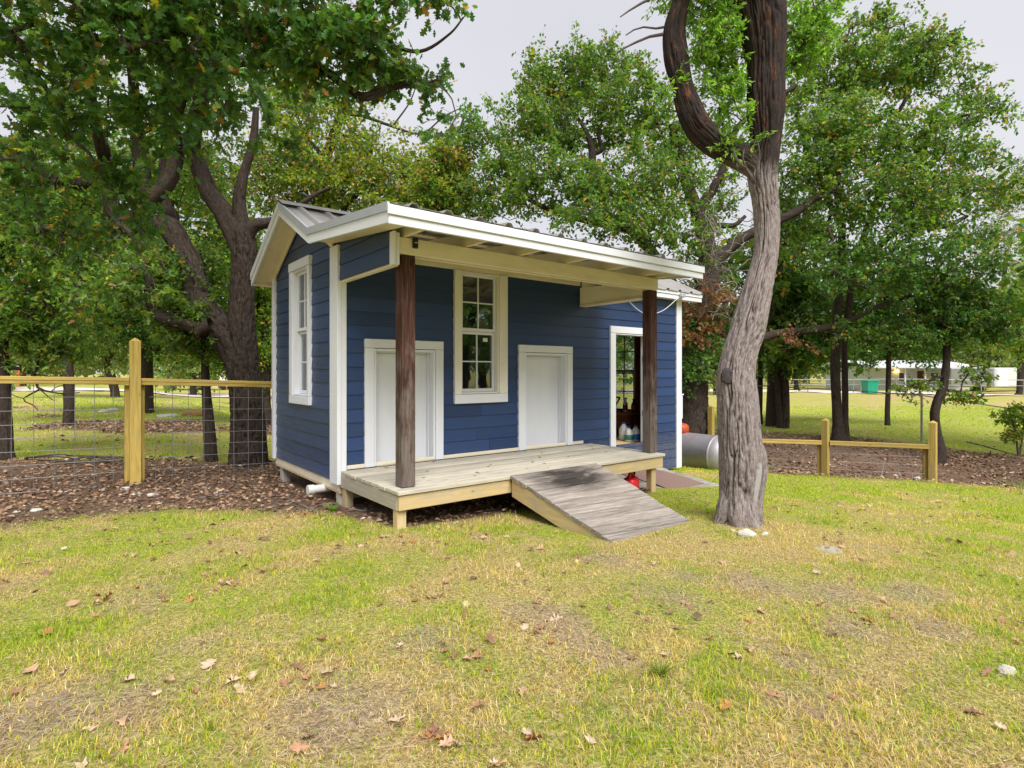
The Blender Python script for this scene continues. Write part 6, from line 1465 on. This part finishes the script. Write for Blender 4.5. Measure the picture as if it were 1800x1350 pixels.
def bush(name, label, px, py, zrel, h, n, w, pal, lw=0.012, leafy=False, cat='plant', arch=0.5):
    c = at_z(px, py, zrel); c[2] = float(ground(c[0], c[1])); t_ = Tree(name, label, cat, tuple(c))
    V, Fs, cols = [], [], []
    k = 0
    for i in range(n):
        a = RS.uniform(0, 6.28); lean = RS.uniform(.15, 1.0) * w; hh = h * RS.uniform(.6, 1.1); dr = np.array((math.cos(a), math.sin(a), 0)); sd_ = np.array((-dr[1], dr[0], 0)) * lw
        st_ = c + dr * RS.uniform(0, .12 * w)
        cl_ = leaf_colors(pal, 1)[0]
        for s_ in range(5):
            f = s_ / 4; p = st_ + dr * lean * f ** 1.6 + UPV * hh * (f - arch * .5 * f * f * lean / w); wd = (1 - f) ** .6
            V += [p - sd_ * wd, p + sd_ * wd]; cols += [cl_, cl_]
        for s_ in range(4): Fs.append((k + s_ * 2, k + s_ * 2 + 1, k + s_ * 2 + 3, k + s_ * 2 + 2))
        k += 10
    o = mesh_obj('foliage', np.array(V), Fs, m_leaf, t_.root, col=np.array(cols)); o['kind'] = 'stuff'
    return t_
bush('yucca', 'spiky dark green sprig beside the mesquite trunk', 1356, 812, -0.62, .34, 26, .12, 'deep', .012)
bush('bunch_grass', 'clump of long arching grass at the lawn edge on the bank', 1795, 852, -0.75, .42, 240, .6, 'mesq', .005)
bush('weed_clump', 'small leafy weed tuft beside the deck corner pier', 585, 905, -0.41, .10, 40, .14, 'mesq', .008)
bush('weed_clump', 'yellow weed tuft in the foreground lawn', 1160, 1235, -0.40, .07, 60, .12, 'yellow', .004)
sb = at_z(1790, 806, -1.3); sb[2] = float(ground(sb[0], sb[1]))
sbt = Tree('young_shrub', 'yellow green shrub against the chain link post at the right', 'shrub', tuple(sb)); sd_d = depth_xy(sb[0], sb[1])
for pts in ([(1790, 800, 2), (1785, 760, 1.5), (1775, 725, 1)], [(1792, 800, 2), (1800, 750, 1.5), (1802, 715, 1)], [(1790, 795, 2), (1795, 780, 1.5), (1780, 745, 1)]): sbt.pxlimb(pts, sd_d, seg=6)
sbt.build_trunk(m_twig, 'stems'); sbt.crown([E_(1790, 735, sd_d, 26, 26, 1), E_(1770, 730, sd_d, 22, 12, .6), E_(1800, 780, sd_d, 20, 22, .8, None, 'yellow'), E_(1780, 770, sd_d, 22, 14, .5, None, 'yellow')], 1600, .075, 'small', 'bright', rc=.22, per=25)

# ================================================================== GRASS, LITTER, FALLEN LEAVES
def wedge(n, s0, s1, p=0.6, lat=1.12, extra=0.6):
    """random ground points ahead of the camera, thinning with distance"""
    q = RS.rand(n); e = 2 - p * 2 + 1e-6
    s = (s0 ** e + (s1 ** e - s0 ** e) * q) ** (1 / e)
    l = RS.uniform(-1, 1, n) * (lat * s + extra)
    x = CU + s * CT + l * ST; y = -CV + s * ST - l * CT
    return x, y, s
def under_shed(x, y): return (x > -0.05) & (x < L + 0.05) & (y > -DK) & (y < D + 0.1) & ~((x > LP) & (y < 0))
def on_ramp(x, y): return ((x > UL) & (x < UR) & (y < -VT) & (y > -VB)) | ((x > 3.8) & (x < 5.1) & (y < -0.05) & (y > -1.52))
def grass(name, n, s0, s1, h, wd, p, label):
    x, y, s = wedge(n, s0, s1, p)
    # blades gather in tufts
    tx, ty = RS.normal(0, .018, (2, n)); cell = 0.055
    jx, jy = np.floor(x / cell), np.floor(y / cell); hx = _h(jx.astype(np.int64), jy.astype(np.int64), 3); hy_ = _h(jx.astype(np.int64), jy.astype(np.int64), 9)
    x = np.where(RS.rand(n) < .7, (jx + hx) * cell + tx, x); y = np.where(np.abs(tx) >= 0, np.where(RS.rand(n) < .7, (jy + hy_) * cell + ty, y), y)
    lm = lawn_mask(x, y); bare = 1 - bare_mask(x, y)
    keep = (RS.rand(n) < np.maximum(lm * (0.25 + 0.75 * bare), .03 * (s < 9) * sstep(.5, .7, fbm(x * 2.2, y * 2.2, 7.7, 2)))) & ~under_shed(x, y) & ~on_ramp(x, y)
    x, y, s = x[keep], y[keep], s[keep]; n = len(x)
    gm = green_mask(x, y) * (1 - .6 * bare_mask(x, y)); isg = RS.rand(n) < np.clip(gm * 1.05 + .08, 0, 1)
    g1 = np.array([(0.30, 0.42, 0.022), (0.44, 0.51, 0.025), (0.18, 0.34, 0.022), (0.58, 0.57, 0.03)]); g2 = np.array([(0.68, 0.51, 0.21), (0.82, 0.67, 0.36), (0.50, 0.35, 0.16), (0.70, 0.58, 0.10)])
    if s0 > 9: g1 = np.array([(0.32, 0.52, 0.03), (0.42, 0.56, 0.035), (0.24, 0.44, 0.03), (0.52, 0.56, 0.05)])
    cols = np.where(isg[:, None], g1[RS.randint(4, size=n)], g2[RS.randint(4, size=n)]) * RS.uniform(.72, 1.2, (n, 1))
    yel = sstep(2.0, 5.5, x)[:, None]; cols = cols * (1 + yel * np.array((.10, .10, -.12)))
    a = RS.uniform(0, 2 * math.pi, n); dr = np.stack([np.cos(a), np.sin(a), np.zeros(n)], 1); sdv = np.stack([-np.sin(a), np.cos(a), np.zeros(n)], 1)
    hh = h * RS.uniform(.45, 1.25, n) * np.where(isg, 1.0, .8) * (0.30 + 1.5 * fbm(x * 2.6, y * 2.6, 1.0, 3) ** 1.3); ln = hh * RS.uniform(.3, 1.5, n) * np.where(isg, .8, 1.3); ww = wd * RS.uniform(.7, 1.3, n) * np.maximum(1, s / 4.5)
    hh = hh * (1 + 0.9 * np.exp(-((-y - 1.5) / .16) ** 2) * (x > 0) * (x < 3.9)); ln = np.minimum(ln, hh * 1.4)
    b = np.stack([x, y, ground(x, y) - .004], 1)
    m = b + dr * (ln * .38)[:, None] + UPV * (hh * .62)[:, None]; t = b + dr * ln[:, None] + UPV * (hh * RS.uniform(.7, 1.05, n))[:, None]
    V = np.stack([b - sdv * ww[:, None], b + sdv * ww[:, None], m - sdv * (ww * .7)[:, None], m + sdv * (ww * .7)[:, None], t], 1).reshape(-1, 3)
    T = np.array([(0, 1, 3), (0, 3, 2), (2, 3, 4)]); Fs = (T[None] + (np.arange(n) * 5)[:, None, None]).reshape(-1, 3)
    cols5 = np.repeat(cols, 5, 0)
    TRI_COUNT[0] += len(Fs)
    return tag(mesh_obj(name, V, Fs, m_blade, None, col=cols5), label, 'grass', kind='stuff')
grass('lawn_grass', 430000, 1.75, 10.5, .032, .0018, .62, 'short yellow green lawn grass mixed with straw in front of the shed')
grass('yard_grass', 62000, 10, 34, .07, .0024, .5, 'rough grass in the yards beyond the fences')
def thatch(n):
    x, y, s = wedge(n, 1.75, 9, .62); keep = (RS.rand(n) < lawn_mask(x, y) * (.45 + .55 * bare_mask(x, y)) * sstep(.35, .6, fbm(x * 3.3, y * 3.3, 9.1, 2) + .3 * bare_mask(x, y))) & ~under_shed(x, y) & ~on_ramp(x, y)
    x, y, s = x[keep], y[keep], s[keep]; n = len(x); a = RS.uniform(0, 6.28, n); ln = RS.uniform(.02, .075, n); ww = .0013 * RS.uniform(.7, 1.6, n) * np.maximum(1, s / 4)
    d = np.stack([np.cos(a), np.sin(a), RS.normal(0, .12, n)], 1); sdv = np.stack([-np.sin(a), np.cos(a), np.zeros(n)], 1)
    b = np.stack([x, y, ground(x, y) + RS.uniform(.003, .016, n)], 1); t = b + d * ln[:, None]
    V = np.stack([b - sdv * ww[:, None], b + sdv * ww[:, None], t], 1).reshape(-1, 3); Fs = np.arange(n * 3).reshape(-1, 3)
    pal_ = np.array([(.66, .52, .35), (.78, .67, .50), (.50, .36, .23), (.36, .25, .18), (.60, .44, .34)]); c = pal_[RS.randint(5, size=n)] * RS.uniform(.75, 1.15, (n, 1)); TRI_COUNT[0] += n
    return tag(mesh_obj('dry_thatch', V, Fs, m_blade, None, col=np.repeat(c, 3, 0)), 'dry straw lying flat between the lawn blades', 'straw', kind='stuff')
thatch(160000)
def litter(name, n, s0, s1, size, label, p=.55, far=False):
    x, y, s = wedge(n, s0, s1, p); lm = lawn_mask(x, y); pt = fbm(x * .8, y * .8, 2.7, 3)
    keep = (RS.rand(n) < np.where(lm < .5, .35 + .65 * sstep(.35, .6, pt), .035 * sstep(.3, .7, pt))) & ~on_ramp(x, y) & ~((x > 0) & (x < L) & (y > 0) & (y < D))
    x, y, s = x[keep], y[keep], s[keep]; n = len(x)
    pos = np.stack([x, y, ground(x, y) + RS.uniform(.002, .028, n)], 1); ax_ = RS.normal(size=(n, 3)) * np.array((1, 1, .22))
    V, T = scatter_leaves(pos, ax_, size * RS.uniform(.6, 1.35, n), LT['small'], .70)
    pal = np.array([(.30, .175, .105), (.40, .26, .16), (.21, .125, .085), (.14, .09, .065), (.50, .38, .27)]); c = pal[RS.choice(5, n, p=(.3, .2, .22, .18, .1))] * RS.uniform(.7, 1.2, (n, 1))
    TRI_COUNT[0] += len(T)
    return tag(mesh_obj(name, V, T, m_dry, None, col=np.repeat(c, 4, 0)), label, 'leaf litter', kind='stuff')
litter('leaf_litter', 125000, 3, 24, .056, 'brown fallen leaves covering the ground under the trees', .45)
litter('bank_litter', 60000, 9.5, 24, .10, 'brown fallen leaves on the bank and under the far trees', .3)
# single dry leaves on the lawn
lv = []
pal = [(.44, .25, .14), (.54, .35, .22), (.30, .165, .10), (.56, .42, .30), (.46, .21, .08)]
for k, c in enumerate(pal + pal[:4]):
    V0, T = LT['big']; V = V0.copy(); V[:, 0] -= .5; r = np.random.RandomState(k)
    V[:, 1] *= r.uniform(.7, 1.15); V[:, :2] += r.uniform(-.05, .05, (len(V), 2))
    V[:, 2] = r.uniform(.3, .95) * np.abs(V[:, 1]) ** 1.2 + r.uniform(-.3, .7) * V[:, 0] ** 2 + .25 * V[:, 0] * V[:, 1] + r.uniform(-.05, .07, len(V)); V[:, 2] -= V[:, 2].min()
    lo = mesh_obj('fallen_leaf', V, T.copy(), m_dry, None, col=np.array(c) * r.uniform(.65, 1.15, (len(V), 1))); lv.append(lo.data); bpy.data.objects.remove(lo)
x, y, s = wedge(900, 1.9, 8.5, .75, .98, .2); ok = (lawn_mask(x, y) > .6) & ~on_ramp(x, y) & ~under_shed(x, y); x, y = x[ok][:298], y[ok][:298]
for q_ in range(40): k_ = RS.randint(len(x), size=4); x[k_[1:]] = x[k_[0]] + RS.normal(0, .10, 3); y[k_[1:]] = y[k_[0]] + RS.normal(0, .10, 3)
for i in range(len(x)):
    o = bpy.data.objects.new('fallen_leaf', lv[RS.randint(9)]); COL.objects.link(o); sc_ = RS.uniform(.04, .08)
    o.location = (x[i], y[i], float(ground(x[i], y[i])) + RS.uniform(.002, .016)); o.scale = (sc_, sc_ * RS.uniform(.8, 1.2), sc_ * RS.uniform(.7, 1.5)); o.rotation_euler = (RS.normal(0, .25), RS.normal(0, .25), RS.uniform(0, 6.28))
    tag(o, 'curled dry brown oak leaf lying on the lawn', 'leaf', 'dry leaves on the lawn')
for i in range(26):
    u, v = RS.uniform(.3, LP - .1), RS.uniform(.15, DK - .05)
    o = bpy.data.objects.new('fallen_leaf', lv[RS.randint(9)]); COL.objects.link(o); sc_ = RS.uniform(.03, .07)
    o.location = tuple(W(u, v, .004)); o.scale = (sc_,) * 3; o.rotation_euler = (0, 0, RS.uniform(0, 6.28)); tag(o, 'small dry leaf on the pale deck boards', 'leaf', 'dry leaves on the deck')
print('tris', TRI_COUNT)
